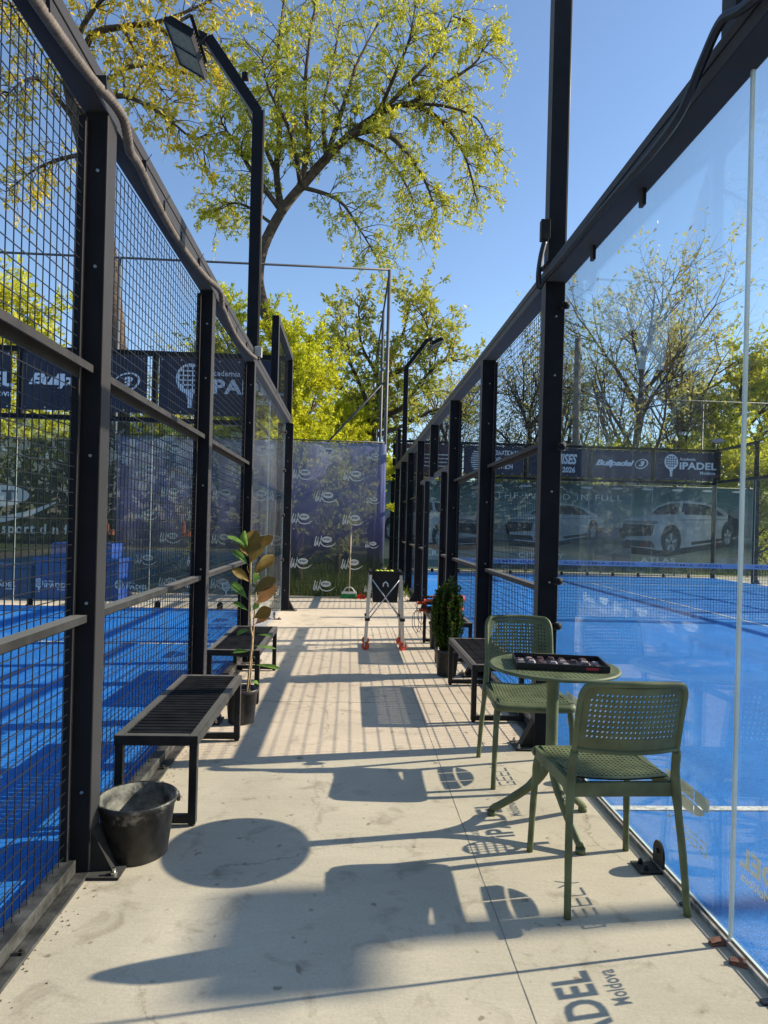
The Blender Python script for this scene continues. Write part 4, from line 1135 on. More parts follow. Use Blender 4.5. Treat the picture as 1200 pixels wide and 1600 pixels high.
# ------------------------------------------------------------------ chairs
def perf(mb, nu, nv, mapf, hole, skip=None, th=0.006, n=8):
    """plate of cells with round holes, laid over mapf(u, v) -> (point, normal)"""
    for i in range(nu):
        for j in range(nv):
            def pt(a, b): return mapf((i + a) / nu, (j + b) / nv)
            sq = [(0, 0), (0.5, 0), (1, 0), (1, 0.5), (1, 1), (0.5, 1), (0, 1), (0, 0.5)]
            F_, B_ = [], []
            for a, b in sq:
                p, nn = pt(a, b); F_.append(p + nn * th / 2); B_.append(p - nn * th / 2)
            if skip and skip(i, j):
                mb.add(F_ + B_, [tuple(range(8)), tuple(range(8, 16))[::-1]], 0, False)
                continue
            hF, hB = [], []
            for k in range(8):
                t = math.pi * 1.25 + math.pi * k / 4
                p, nn = pt(0.5 + hole * math.cos(t), 0.5 + hole * math.sin(t)); hF.append(p + nn * th / 2); hB.append(p - nn * th / 2)
            vs = F_ + B_ + hF + hB
            fs = []
            for k in range(8):
                l = (k + 1) % 8
                fs += [(k, l, 16 + l, 16 + k), (8 + l, 8 + k, 24 + k, 24 + l), (16 + k, 16 + l, 24 + l, 24 + k)]
            mb.add(vs, fs)
def make_chair():
    t = thing("chair", "olive green perforated chair nearest the camera, its back turned", "chair", (0, 0, 0), group="olive resin chairs", local=True)
    W = 0.205
    # seat surface
    def seat(u, v):
        x = (u - 0.5) * 2; y = -0.185 + 0.405 * v
        hw = 0.178 + 0.010 * v
        z = 0.466 - 0.012 * (1 - x * x) + 0.010 * math.cos(v * math.pi * 1.6) - 0.028 * max(0, (v - 0.9) / 0.1) ** 2
        return Vector((x * hw, y, z)), Vector((0, 0.0, 1))
    m = MB(); perf(m, 20, 19, seat, 0.30, lambda i, j: j >= 18 or j < 1); m.build("seat", OLIVE, t)
    m = MB()   # seat rim: side rails, front lip, rear rail
    for s in (-1, 1):
        pr = [(s * 0.178, -0.19), (s * 0.181, 0.0), (s * 0.188, 0.14), (s * 0.186, 0.20)]
        for a, b in zip(pr, pr[1:]): m.bar((a[0] + s * 0.010, a[1], 0.437), (b[0] + s * 0.010, b[1], 0.437), 0.026, 0.046)
    m.tube(smooth_pts([Vector((-0.196, 0.195, 0.437)), Vector((-0.18, 0.222, 0.432)), Vector((0, 0.228, 0.43)), Vector((0.18, 0.222, 0.432)), Vector((0.196, 0.195, 0.437))]), 0.022, 8)
    m.bar((-0.19, -0.190, 0.432), (0.19, -0.190, 0.432), 0.022, 0.05)
    m.build("seat_frame", OLIVE, t)
    # back panel
    def yb(z, x): return -0.196 - 0.085 * max(0, (z - 0.46) / 0.39) ** 1.3 - 0.036 * (1 - x * x)
    def back(u, v):
        x = (u - 0.5) * 2; z = 0.592 + 0.238 * v
        hw = 0.184 - 0.004 * v
        return Vector((x * hw, yb(z, x), z)), Vector((0, 1, 0.2)).normalized()
    m = MB(); perf(m, 22, 12, back, 0.27, lambda i, j: i in (0, 21) or j in (0, 1, 11) or (j == 10 and i in (1, 20))); m.build("backrest", OLIVE, t)
    m = MB()
    loop = []
    for s in (-1, 1):
        side = [Vector((s * 0.192, yb(z, 1) + 0.004, z)) for z in (0.55, 0.60, 0.68, 0.76)] + [Vector((s * 0.188, yb(0.805, 1), 0.805)), Vector((s * 0.172, yb(0.83, 0.9), 0.833)), Vector((s * 0.14, yb(0.84, 0.7), 0.841))]
        loop.append(side)
    path = loop[0] + [Vector((0, yb(0.845, 0), 0.845))] + loop[1][::-1]
    m.tube(smooth_pts(path, 4), 0.0125, 8)
    m.tube(smooth_pts([Vector((-0.19, yb(0.592, 1), 0.588)), Vector((-0.1, yb(0.592, 0.5), 0.586)), Vector((0, yb(0.592, 0), 0.585)), Vector((0.1, yb(0.592, 0.5), 0.586)), Vector((0.19, yb(0.592, 1), 0.588))], 4), 0.009, 8)
    m.build("back_frame", OLIVE, t)
    for s in (-1, 1):
        m = MB()
        m.tube(smooth_pts([Vector((s * 0.222, -0.262, 0.0)), Vector((s * 0.214, -0.236, 0.2)), Vector((s * 0.202, -0.205, 0.40)), Vector((s * 0.196, -0.200, 0.50)), Vector((s * 0.193, yb(0.58, 1), 0.58))], 4), [0.0135] * 4 + [0.0145] * 4 + [0.018] * 4 + [0.0165] * 4 + [0.0145], 8)
        m.build("leg", OLIVE, t)
        m = MB()
        m.tube(smooth_pts([Vector((s * 0.212, 0.225, 0.0)), Vector((s * 0.206, 0.215, 0.2)), Vector((s * 0.199, 0.203, 0.37)), Vector((s * 0.190, 0.19, 0.435))], 4), [0.0135] * 4 + [0.015] * 4 + [0.018] * 4 + [0.022], 8)
        m.build("leg", OLIVE, t)
    return t
ch = make_chair()
ch.location = (1.020, 2.625, 0); ch.rotation_euler.z = R(1.5)
c2 = copy_tree(ch); c2.location = (1.012, 3.73, 0); c2.rotation_euler.z = R(177)
c2['label'] = "olive green perforated chair beyond the round table, facing the camera"

# ------------------------------------------------------------------ table and tray
TX, TY = 0.962, 3.09
tb = thing("round_table", "small round olive green table between the two chairs", "table", (TX, TY, 0), local=True)
m = MB(); m.lathe([(0.262, 0.737), (0.285, 0.733), (0.297, 0.735), (0.300, 0.741), (0.298, 0.747), (0.290, 0.750), (0.284, 0.7485), (0.262, 0.7465)], 72)
NC = 27
def ttop(u, v): return Vector(((u - 0.5) * 0.55, (v - 0.5) * 0.55, 0.744)), Vector((0, 0, 1))
def in_top(i, j): return math.hypot((i + 0.5) / NC - 0.5, (j + 0.5) / NC - 0.5) * 0.55
for i_ in range(NC):
    for j_ in range(NC):
        if in_top(i_, j_) < 0.268:
            perf(m, 1, 1, lambda u, v, a=i_, b=j_: ttop((a + u) / NC, (b + v) / NC), 0.27, (lambda i, j: True) if in_top(i_, j_) > 0.255 else None, 0.007)
m.build("table_top", OLIVE, tb)
m = MB(); m.lathe([(0.085, 0.731), (0.06, 0.715), (0.031, 0.70), (0.027, 0.60), (0.027, 0.40), (0.029, 0.33), (0.034, 0.29), (0.026, 0.26)], 20); m.build("column", OLIVE, tb)
for dx, dy in ((-0.250, 0.115), (0.055, -0.265), (0.215, 0.16)):
    d = Vector((dx, dy, 0)); m = MB()
    m.tube(smooth_pts([Vector((0, 0, 0.33)) + d * 0.03, Vector((0, 0, 0.25)) + d * 0.12, Vector((0, 0, 0.165)) + d * 0.36, Vector((0, 0, 0.09)) + d * 0.68, Vector((0, 0, 0.026)) + d], 4), [0.021] * 4 + [0.023] * 4 + [0.020] * 4 + [0.0175] * 4 + [0.016], 10)
    m.tube([Vector((0, 0, 0.0)) + d * 0.99, Vector((0, 0, 0.024)) + d * 0.99], 0.022, 10)
    m.build("leg", OLIVE, tb)
tr = thing("tray", "black tray with rows of small pinkish wrapped pieces lying on the table", "tray", (0.985, 3.085, 0.750), R(-9), local=True)
LX, LY = 0.205, 0.125
m = MB(); m.box((-LX, -LY, 0.0), (LX, LY, 0.006)); m.box((-LX, -LY, 0.006), (LX, -LY + 0.006, 0.028)); m.box((-LX, LY - 0.006, 0.006), (LX, LY, 0.028)); m.box((-LX, -LY + 0.006, 0.006), (-LX + 0.006, LY - 0.006, 0.028)); m.box((LX - 0.006, -LY + 0.006, 0.006), (LX, LY - 0.006, 0.028))
m.add([(0.10, -LY - 0.001, 0.008), (0.155, -LY - 0.001, 0.008), (0.155, -LY - 0.001, 0.02), (0.10, -LY - 0.001, 0.02)], [(0, 1, 2, 3)], 1)
m.build("box", [TRAY, REDM], tr)
rnd = random.Random(4)
pz = MB()
for i in range(8):
    for j in range(5):
        x = -LX + 0.03 + i * 0.05; y = -LY + 0.027 + j * 0.049
        if rnd.random() < 0.12: continue
        s = 0.018; hh = 0.012 + rnd.random() * 0.008; mi = 0 if rnd.random() < 0.8 else 1; a = rnd.uniform(-0.3, 0.3)
        ca, sa = math.cos(a), math.sin(a)
        base = [(-s, -s), (s, -s), (s, s), (-s, s)]
        vs = [(x + u * ca - v * sa, y + u * sa + v * ca, 0.006) for u, v in base] + [(x + 0.62 * (u * ca - v * sa), y + 0.62 * (u * sa + v * ca), hh) for u, v in base]
        pz.add(vs, [(4, 5, 6, 7), (0, 1, 5, 4), (1, 2, 6, 5), (2, 3, 7, 6), (3, 0, 4, 7)], mi)
pz.build("pieces", [PINK, CREAM], tr)

# ------------------------------------------------------------------ bucket and pots
t = thing("bucket", "black bucket splashed with plaster at the foot of the near left post", "bucket", (-0.852, 2.83, 0), R(20), local=True)
t.scale = (1.0, 1.0, 0.86)
m = MB(); m.lathe([(0, 0.004), (0.118, 0.0), (0.124, 0.006), (0.150, 0.243), (0.156, 0.246), (0.160, 0.262), (0.162, 0.272), (0.157, 0.276), (0.150, 0.272)], 40)
m.build("shell", BUCKET, t)
m = MB(); m.lathe([(0.1505, 0.273), (0.147, 0.262), (0.138, 0.18), (0.128, 0.07), (0.118, 0.028), (0.0, 0.022)], 40); m.build("inside", BUCKIN, t)
m = MB()
for s in (-1, 1): m.box((s * 0.154, -0.03, 0.235), (s * 0.168, 0.03, 0.262), bev=0.003)
m.build("lug", BUCKET, t)
def pot(t, r0, r1, h, M_=POT):
    m = MB(); m.lathe([(0, 0.002), (r0 - 0.006, 0.0), (r0, 0.008), (r1 - 0.006, h - 0.03), (r1 + 0.001, h - 0.028), (r1 + 0.003, h - 0.002), (r1, h), (r1 - 0.006, h - 0.002), (r1 - 0.012, h - 0.04)], 36); m.build("pot", M_, t)
    m = MB(); rn = random.Random(3); n = 14
    m.lathe([(r1 - 0.012, h - 0.036), (r1 * 0.6, h - 0.026), (r1 * 0.3, h - 0.022), (0, h - 0.02)], 20); m.build("soil", SOIL, t)
def leaf(mb, p, q, wid, nrm, fold=0.25, curl=0.15):
    p, q = Vector(p), Vector(q); d = q - p; L = d.length; d.normalize()
    n_ = Vector(nrm); n_ = (n_ - d * n_.dot(d)).normalized(); s = d.cross(n_)
    prof = [(0, 0.06), (0.12, 0.10), (0.30, 0.52), (0.5, 0.86), (0.68, 1.0), (0.82, 0.88), (0.93, 0.5), (1.0, 0.04)]
    vs, fs = [], []
    for u, w_ in prof:
        c = p + d * (L * u) + n_ * (-curl * L * u * u)
        for k in (-1, -0.5, 0, 0.5, 1): vs.append(c + s * (k * w_ * wid / 2) + n_ * (abs(k) * w_ * wid * fold * 0.5))
    for i in range(len(prof) - 1):
        for k in range(4): a = i * 5 + k; fs.append((a, a + 1, a + 6, a + 5))
    mb.add(vs, fs, 0, True)
PX, PY = -0.72, 4.66
t = thing("potted_magnolia", "tall potted magnolia with rusty undersided leaves beside the left benches", "potted plant", (PX, PY, 0))
m = thing  # keep name free
tmp = thing("tmp", None, None, (0, 0, 0), local=True)
def pot_at(root, r0, r1, h):
    x, y, _ = root.location
    m = MB(); m.lathe([(0, 0.002), (r0 - 0.006, 0.0), (r0, 0.008), (r1 - 0.006, h - 0.03), (r1 + 0.001, h - 0.028), (r1 + 0.003, h - 0.002), (r1, h), (r1 - 0.006, h - 0.002), (r1 - 0.012, h - 0.04)], 36, 0, (x, y, 0)); m.build("pot", POT, root)
    m = MB(); m.lathe([(r1 - 0.012, h - 0.036), (r1 * 0.6, h - 0.026), (r1 * 0.3, h - 0.022), (0, h - 0.02)], 20, 0, (x, y, 0)); m.build("soil", SOIL, root)
bpy.data.objects.remove(tmp); LOCALS.pop()
pot_at(t, 0.088, 0.112, 0.235)
def cpx(x, y, dy=0.0): return on_y(300 + x / 4.21, 800 + y / 4.21, PY + dy)
st = MB()
st.tube(smooth_pts([cpx(360, 1195), cpx(385, 960), cpx(397, 830), cpx(385, 740), cpx(384, 500), cpx(386, 280)]), 0.0065, 8)
st.tube(smooth_pts([cpx(375, 1195, 0.02), cpx(395, 950, 0.02), cpx(405, 760, 0.03), cpx(418, 560, 0.03), cpx(430, 400, 0.03)]), 0.0055, 8)
st.build("stem", STEMM, t)
rn = random.Random(8)
for (bx, by, tx, ty, wd, M_) in [(375, 250, 258, 138, .040, M_GRN), (372, 240, 332, 122, .052, M_GRN), (380, 262, 408, 118, .085, M_BRN), (378, 350, 442, 172, .098, M_BRN), (440, 240, 518, 156, .055, M_BRN), (372, 350, 280, 245, .052, M_GRN), (378, 300, 312, 195, .045, M_BRN), (400, 422, 538, 272, .066, M_BRN), (410, 400, 450, 320, .03, M_TAN), (385, 465, 276, 372, .050, M_BRN), (398, 535, 518, 434, .080, M_BRN), (370, 578, 260, 458, .055, M_GRN), (420, 612, 523, 495, .075, M_TAN), (375, 652, 270, 588, .035, M_GRN), (398, 702, 518, 636, .070, M_BRN), (410, 742, 505, 665, .05, M_TAN), (385, 772, 292, 802, .04, M_GRN), (410, 812, 514, 794, .035, M_GRN), (385, 920, 276, 905, .036, M_GRN), (405, 880, 555, 892, .022, M_GRN), (400, 1005, 582, 1016, .034, M_GRN), (365, 350, 372, 398, .018, M_YEL), (388, 1120, 448, 1126, .03, M_GRN), (400, 470, 430, 400, .04, M_GRN), (395, 650, 440, 600, .035, M_GRN)]:
    m = MB(); dy = rn.uniform(-0.10, 0.06)
    nv = Vector((rn.uniform(-0.5, 0.5), -1, rn.uniform(0.1, 0.7))) if M_ is not M_GRN else Vector((-0.3 if tx < 380 else 0.5, -0.55, 0.9))
    leaf(m, cpx(bx, by), cpx(tx, ty, dy), wd * rn.uniform(1.1, 1.35), nv, rn.uniform(0.25, 0.6), rn.uniform(0.03, 0.34)); m.build("leaf", M_, t)
# clipped column shrub
t = thing("potted_shrub", "dense dark green column shrub in a black pot by the right benches", "potted plant", (0.925, 6.18, 0))
pot_at(t, 0.088, 0.118, 0.25)
rn = random.Random(11)
lv, lt, sm = MB(), MB(), MB()
for i in range(110):
    a = rn.uniform(0, 2 * math.pi); rr = 0.155 * math.sqrt(rn.random()); hh = rn.uniform(0.50, 0.70) - 2.6 * rr * rr * 4 + rn.uniform(-0.03, 0.06)
    b0 = Vector((0.925 + 0.35 * rr * math.cos(a), 6.18 + 0.35 * rr * math.sin(a), 0.22)); b1 = Vector((0.925 + 0.92 * rr * math.cos(a), 6.18 + 0.92 * rr * math.sin(a), 0.22 + hh * 0.5)); b2 = Vector((0.925 + rr * math.cos(a) + rn.uniform(-.01, .01), 6.18 + rr * math.sin(a), 0.22 + hh))
    ps = smooth_pts([b0, b1, b2], 12); sm.tube(ps[::3], 0.003, 4)
    for k, p in enumerate(ps):
        for q in range(6):
            th = rn.uniform(0, 6.28); el = rn.uniform(0.1, 1.0)
            d = Vector((math.cos(th) * math.cos(el), math.sin(th) * math.cos(el), math.sin(el))); L = rn.uniform(0.024, 0.044)
            s = d.cross(Vector((0, 0, 1))).normalized() * L * 0.24; c = p + d * L * 0.5
            tgt = lt if (k > 19 and rn.random() < 0.5) or rn.random() < 0.05 else lv
            tgt.add([p, c + s, p + d * L, c - s], [(0, 1, 2, 3)])
sm.build("stem", TWIG, t); lv.build("foliage", L_BOX, t); lt.build("young_foliage", L_BOXT, t)
t = thing("plant_pot", "empty dark grey pot under the distant racket bench", "pot", (1.02, 7.55, 0)); pot_at(t, 0.085, 0.105, 0.30)

# ------------------------------------------------------------------ ball cart
cx0, cy0 = 0.405, 7.58
t = thing("ball_cart", "folding aluminium ball cart with black basket and red wheels", "ball cart", (cx0, cy0, 0))
gx, gy = 0.195, 0.19
feet = [(-gx - 0.012, -gy, 0), (gx + 0.012, -gy, 0), (-gx - 0.005, gy, 0), (gx + 0.005, gy, 0)]
for dx, dy, _ in feet:
    s, u = (1 if dx > 0 else -1), (1 if dy > 0 else -1)
    m = MB(); top = Vector((cx0 + s * 0.168, cy0 + u * 0.165, 0.86)); bot = Vector((cx0 + dx, cy0 + dy, 0.09))
    m.bar(bot, top, 0.030, 0.030); kn = bot.lerp(top, 0.32)
    l = m.build("leg", ALU, t)
    k = MB(); k.box(kn - Vector((0.028, 0.028, 0.016)), kn + Vector((0.028, 0.028, 0.016)), bev=0.003); k.box(top - Vector((0.02, 0.02, 0.03)), top + Vector((0.02, 0.02, 0.008)), bev=0.003); k.build("joint", NYLON, l)
    wv = MB(); c = Vector((cx0 + dx, cy0 + dy, 0.042))
    wd_ = Vector((0.008 * s, -0.014, 0)); wv.tube([c - wd_, c + wd_], 0.042, 20); wv.tube([c - wd_ * 1.2, c + wd_ * 1.2], 0.014, 10); wv.build("wheel", REDP, l)
    fk = MB(); fk.bar(c + wd_ * 1.5, c + wd_ * 1.5 + Vector((0, 0, 0.06)), 0.012, 0.005); fk.bar(c - wd_ * 1.5, c - wd_ * 1.5 + Vector((0, 0, 0.06)), 0.012, 0.005); fk.bar(c + wd_ * 1.6 + Vector((0, 0, 0.055)), c - wd_ * 1.6 + Vector((0, 0, 0.055)), 0.014, 0.014); fk.build("fork", ALU, l)
m = MB()
for yy in (-0.18, 0.18):
    for s in (-1, 1):
        m.tube([(cx0 + s * 0.178, cy0 + yy, 0.34), (cx0 - s * 0.150, cy0 + yy + 0.004 * s, 0.78)], 0.007, 6)
for xx in (-0.178, 0.178):
    for s in (-1, 1): m.tube([(cx0 + xx, cy0 + s * 0.17, 0.34), (cx0 + xx + 0.004 * s, cy0 - s * 0.15, 0.78)], 0.006, 6)
m.build("scissor_bar", ALU, t)
m = MB()
B0, B1 = 0.135, 0.155
lo, hi = 0.52, 0.855
for (ax, ay), (bx, by) in (((-1, -1), (1, -1)), ((1, -1), (1, 1)), ((1, 1), (-1, 1)), ((-1, 1), (-1, -1))):
    m.add([(cx0 + ax * B0, cy0 + ay * B0, lo), (cx0 + bx * B0, cy0 + by * B0, lo), (cx0 + bx * B1, cy0 + by * B1, hi), (cx0 + ax * B1, cy0 + ay * B1, hi)], [(0, 1, 2, 3)])
m.add([(cx0 + ax * B0, cy0 + ay * B0, lo) for ax, ay in ((-1, -1), (1, -1), (1, 1), (-1, 1))], [(0, 1, 2, 3)])
for (ax, ay), (bx, by) in (((-1, -1), (1, -1)), ((1, -1), (1, 1)), ((1, 1), (-1, 1)), ((-1, 1), (-1, -1))): m.bar((cx0 + ax * 0.168, cy0 + ay * 0.165, 0.862), (cx0 + bx * 0.168, cy0 + by * 0.165, 0.862), 0.022, 0.022)
bk = m.build("basket", NYLON, t)
m = MB(); F = frame2d((cx0, cy0 - B1 - 0.006, 0.72), (1, 0, 0), (0, 0, 1))
m.flat(shape_mesh([ribbon([(-0.028, -0.02), (-0.022, 0.015), (0.0, 0.035), (0.022, 0.015), (0.028, -0.02)], 0.014)]), F); m.build("logo", WHITEV, bk)
for i, (dx, dy) in enumerate(((-0.05, -0.02), (0.02, -0.05), (0.07, 0.02), (-0.09, 0.05), (0.0, 0.06))):
    m = MB(); bm = bmesh.new(); bmesh.ops.create_uvsphere(bm, u_segments=16, v_segments=10, radius=0.033)
    for v in bm.verts: v.co += Vector((cx0 + dx, cy0 + dy, 0.845 if i < 3 else 0.84))
    m.bm(bm, 0, True)
    tag(m.build("ball", BALL, None, (cx0 + dx, cy0 + dy, 0.845)), "yellow padel ball heaped in the black basket of the cart", "ball", "padel balls in the cart")
m = MB()
m.box((cx0 - B0, cy0 - B0, 0.80), (cx0 + B0, cy0 + B0, 0.812)); m.build("ball_layer", BALL, t)

# ------------------------------------------------------------------ broom and dustpan
t = thing("broom", "broom with green bristles leaning upright at the blue banner's foot", "broom", (0.0, 12.5, 0))
m = MB(); m.tube([(0.005, 12.49, 0.12), (0.01, 12.53, 1.36)], 0.011, 8); m.build("handle", WOODH, t)
m = MB(); m.box((-0.14, 12.46, 0.085), (0.14, 12.52, 0.125), bev=0.008); m.tube(smooth_pts([Vector((-0.11, 12.49, 0.12)), Vector((-0.06, 12.49, 0.19)), Vector((0.0, 12.49, 0.21)), Vector((0.06, 12.49, 0.19)), Vector((0.11, 12.49, 0.12))]), 0.011, 6); m.build("head", mat("pale broom head", (0.6, 0.6, 0.57), 0.5), t)
m = MB(); rn = random.Random(2)
for i in range(90):
    x = -0.135 + 0.27 * rn.random(); y = 12.465 + 0.05 * rn.random(); m.bar((x, y, 0.09), (x * 1.12 + rn.uniform(-0.01, 0.01), y + rn.uniform(-0.03, 0.01), 0.002), 0.008, 0.006)
m.build("bristles", GREENB, t)
t = thing("dustpan", "small red dustpan beside the green broom", "dustpan", (0.20, 12.46, 0))
m = MB(); m.box((0.15, 12.42, 0.0), (0.30, 12.56, 0.006)); m.box((0.15, 12.555, 0.006), (0.30, 12.56, 0.07)); m.box((0.15, 12.42, 0.006), (0.155, 12.555, 0.05)); m.box((0.295, 12.42, 0.006), (0.30, 12.555, 0.05)); m.build("pan", REDP, t)
m = MB(); m.tube([(0.225, 12.561, 0.05), (0.225, 12.60, 0.13)], 0.012, 8); m.build("handle", REDP, t)

# ------------------------------------------------------------------ rackets on the far bench
def racket(label, loc, rz, tilt, body, trim):
    t = thing("padel_racket", label, "racket", loc, 0, "padel rackets piled on the far right bench", local=True)
    t.rotation_euler = (0, tilt, rz)
    m = MB(); out = []
    for i in range(24):
        a = -math.pi / 2 + 0.35 + (2 * math.pi - 0.70) * i / 23; out.append((0.24 + 0.135 * math.sin(a), 0.125 * math.cos(a)))
    loops = [out[::-1]]
    me = shape_mesh([out])
    for z in (0, 0.036): m.flat(me, Matrix.Translation((0, 0, z)))
    n = len(out); vs = [(x, y, 0) for x, y in out] + [(x, y, 0.036) for x, y in out]
    m.add(vs, [(i, (i + 1) % n, (i + 1) % n + n, i + n) for i in range(n)], 1)
    hd = m.build("head", [body, trim], t)
    k = MB()
    for i in range(-3, 4):
        for j in range(-3, 4):
            if i * i + j * j < 11: k.tube([(0.25 + i * 0.026, j * 0.026, -0.001), (0.25 + i * 0.026, j * 0.026, 0.037)], 0.006, 6)
    k.build("holes", NYLON, hd)
    m = MB(); m.bar((0.115, 0.04, 0.018), (0.0, 0.012, 0.018), 0.022, 0.028); m.bar((0.115, -0.04, 0.018), (0.0, -0.012, 0.018), 0.022, 0.028); m.build("throat", trim, t)
    m = MB(); m.tube([(-0.105, 0, 0.018), (0.01, 0, 0.018)], 0.0165, 10); m.tube([(-0.113, 0, 0.018), (-0.104, 0, 0.018)], 0.020, 10); m.build("handle", NYLON if trim is not NYLON else ORANGE, t)
    return t
BX, BY, BZ = 0.93, 7.55, 0.412
spec = [(-0.02, 0.0, 0.0, ORANGE, NYLON), (0.0, -0.05, 0.1, NYLON, ORANGE), (-0.04, 0.03, -0.12, NYLON, NYLON), (0.03, -0.02, 0.16, ORANGE, NYLON), (0.01, 0.0, 0.05, ORANGE, ORANGE)]
names = ("bottom orange racket of the pile on the far bench", "black racket with orange rim lying second from the bottom of the pile", "all black racket in the middle of the pile on the far bench", "orange faced racket just under the top of the pile", "bright orange racket on top of the pile on the far bench")
cords = MB(); rn = random.Random(5)
for i, ((dx, dy, rz, b, tt), nm) in enumerate(zip(spec, names)):
    r_ = racket(nm, (BX + dx, BY + dy, BZ + i * 0.0385), rz, 0, b, tt)
    if i in (0, 1, 3, 4):
        p = Vector((BX + dx - 0.112, BY + dy, BZ + i * 0.0385 + 0.018))
        p = Vector((-0.112, 0, 0.018))
        L = rn.uniform(0.18, 0.30); w_ = rn.uniform(0.025, 0.05)
        c = MB(); c.tube(smooth_pts([p, p + Vector((-0.02 - w_, 0.01, -0.05)), p + Vector((-0.025 - w_, 0.0, -L * 0.7)), p + Vector((-0.02, -0.01, -L)), p + Vector((-0.01 + w_ * 0.3, 0.01, -L * 0.6)), p + Vector((-0.005, 0, -0.02))]), 0.0035, 5); c.build("wrist_cord", NYLON, r_)

# ------------------------------------------------------------------ left court: blue blocks and orange clamps behind the end wall
t = thing("storage_block", "upright blue padded block behind the left court's end wall", "storage block", (-4.6, 11.7, 0))
m = MB(); m.box((-5.25, 11.4, 0.0), (-3.87, 12.1, 0.62), bev=0.02); m.build("body", BLUEP, t)
m = MB(); m.box((-5.27, 11.38, 0.63), (-3.85, 12.12, 0.70), bev=0.015); m.box((-5.0, 11.45, 0.70), (-4.0, 12.05, 0.95), bev=0.02); m.build("lid", BLUEP, t)
t = thing("storage_bench", "long dark navy box beside the blue block at the far left", "storage bench", (-6.6, 11.8, 0))
m = MB(); m.box((-8.0, 11.45, 0.0), (-5.32, 12.1, 0.50), bev=0.02); m.build("body", NAVYP, t)
m = MB(); m.box((-8.02, 11.43, 0.505), (-5.30, 12.12, 0.56), bev=0.012); m.build("lid", NAVYP, t)
for x, lb in ((-4.50, "small orange clamp on the blue banner, left of the second fence post"), (-3.10, "small orange clamp on the blue banner, right beside the second fence post")):
    m = MB(); m.box((x, 12.45, 1.10), (x + 0.05, 12.56, 1.28), bev=0.004); m.box((x, 12.45, 1.08), (x + 0.15, 12.56, 1.13), bev=0.004); m.tube([(x + 0.025, 12.5, 1.25), (x + 0.025, 12.5, 1.36)], 0.02, 8)
    m.box((x + 0.11, 12.46, 1.13), (x + 0.15, 12.55, 1.18), bev=0.004)
    m.tube([(x + 0.02, 12.555, 1.2), (x + 0.02, 12.60, 1.2)], 0.015, 6)
    tag(m.build("clamp", COPPER, None, (x, 12.5, 1.1)), lb, "clamp", "orange clamps on the banner")

# ------------------------------------------------------------------ shims at the glass foot
for x, y, rz, M_, lb in ((1.255, 2.205, 0.1, WOODS, "reddish wooden shim pushed under the near glass joint"), (1.265, 2.10, -0.5, WOODS, "smaller reddish wooden shim just in front of the glass joint"), (1.272, 2.44, 0.2, CABLE, "black rubber shim under the glass beside the near chair's leg"), (1.26, 1.93, 0.0, CABLE, "black rubber shim under the glass at the lower right corner")):
    m = MB(); m.add([(-0.045, -0.02, 0.0), (0.045, -0.022, 0.0), (0.045, 0.02, 0.0), (-0.045, 0.018, 0.0), (-0.045, -0.02, 0.011), (0.045, -0.022, 0.018), (0.045, 0.02, 0.018), (-0.045, 0.018, 0.011)], [(3, 2, 1, 0), (4, 5, 6, 7), (0, 1, 5, 4), (1, 2, 6, 5), (2, 3, 7, 6), (3, 0, 4, 7)])
    if M_ is WOODS: m.add([(-0.04, -0.012, 0.0115), (0.04, -0.016, 0.0185), (0.035, 0.026, 0.024), (-0.035, 0.03, 0.017), (-0.04, -0.012, 0.018), (0.04, -0.016, 0.026), (0.035, 0.026, 0.031), (-0.035, 0.03, 0.022)], [(3, 2, 1, 0), (4, 5, 6, 7), (0, 1, 5, 4), (1, 2, 6, 5), (2, 3, 7, 6), (3, 0, 4, 7)])
    o = m.build("shim", M_); o.scale = (0.62, 0.55, 0.6); o.location = (x + 0.012, y, 0.001); o.rotation_euler.z = rz
    tag(o, lb, "shim", "shims under the glass")

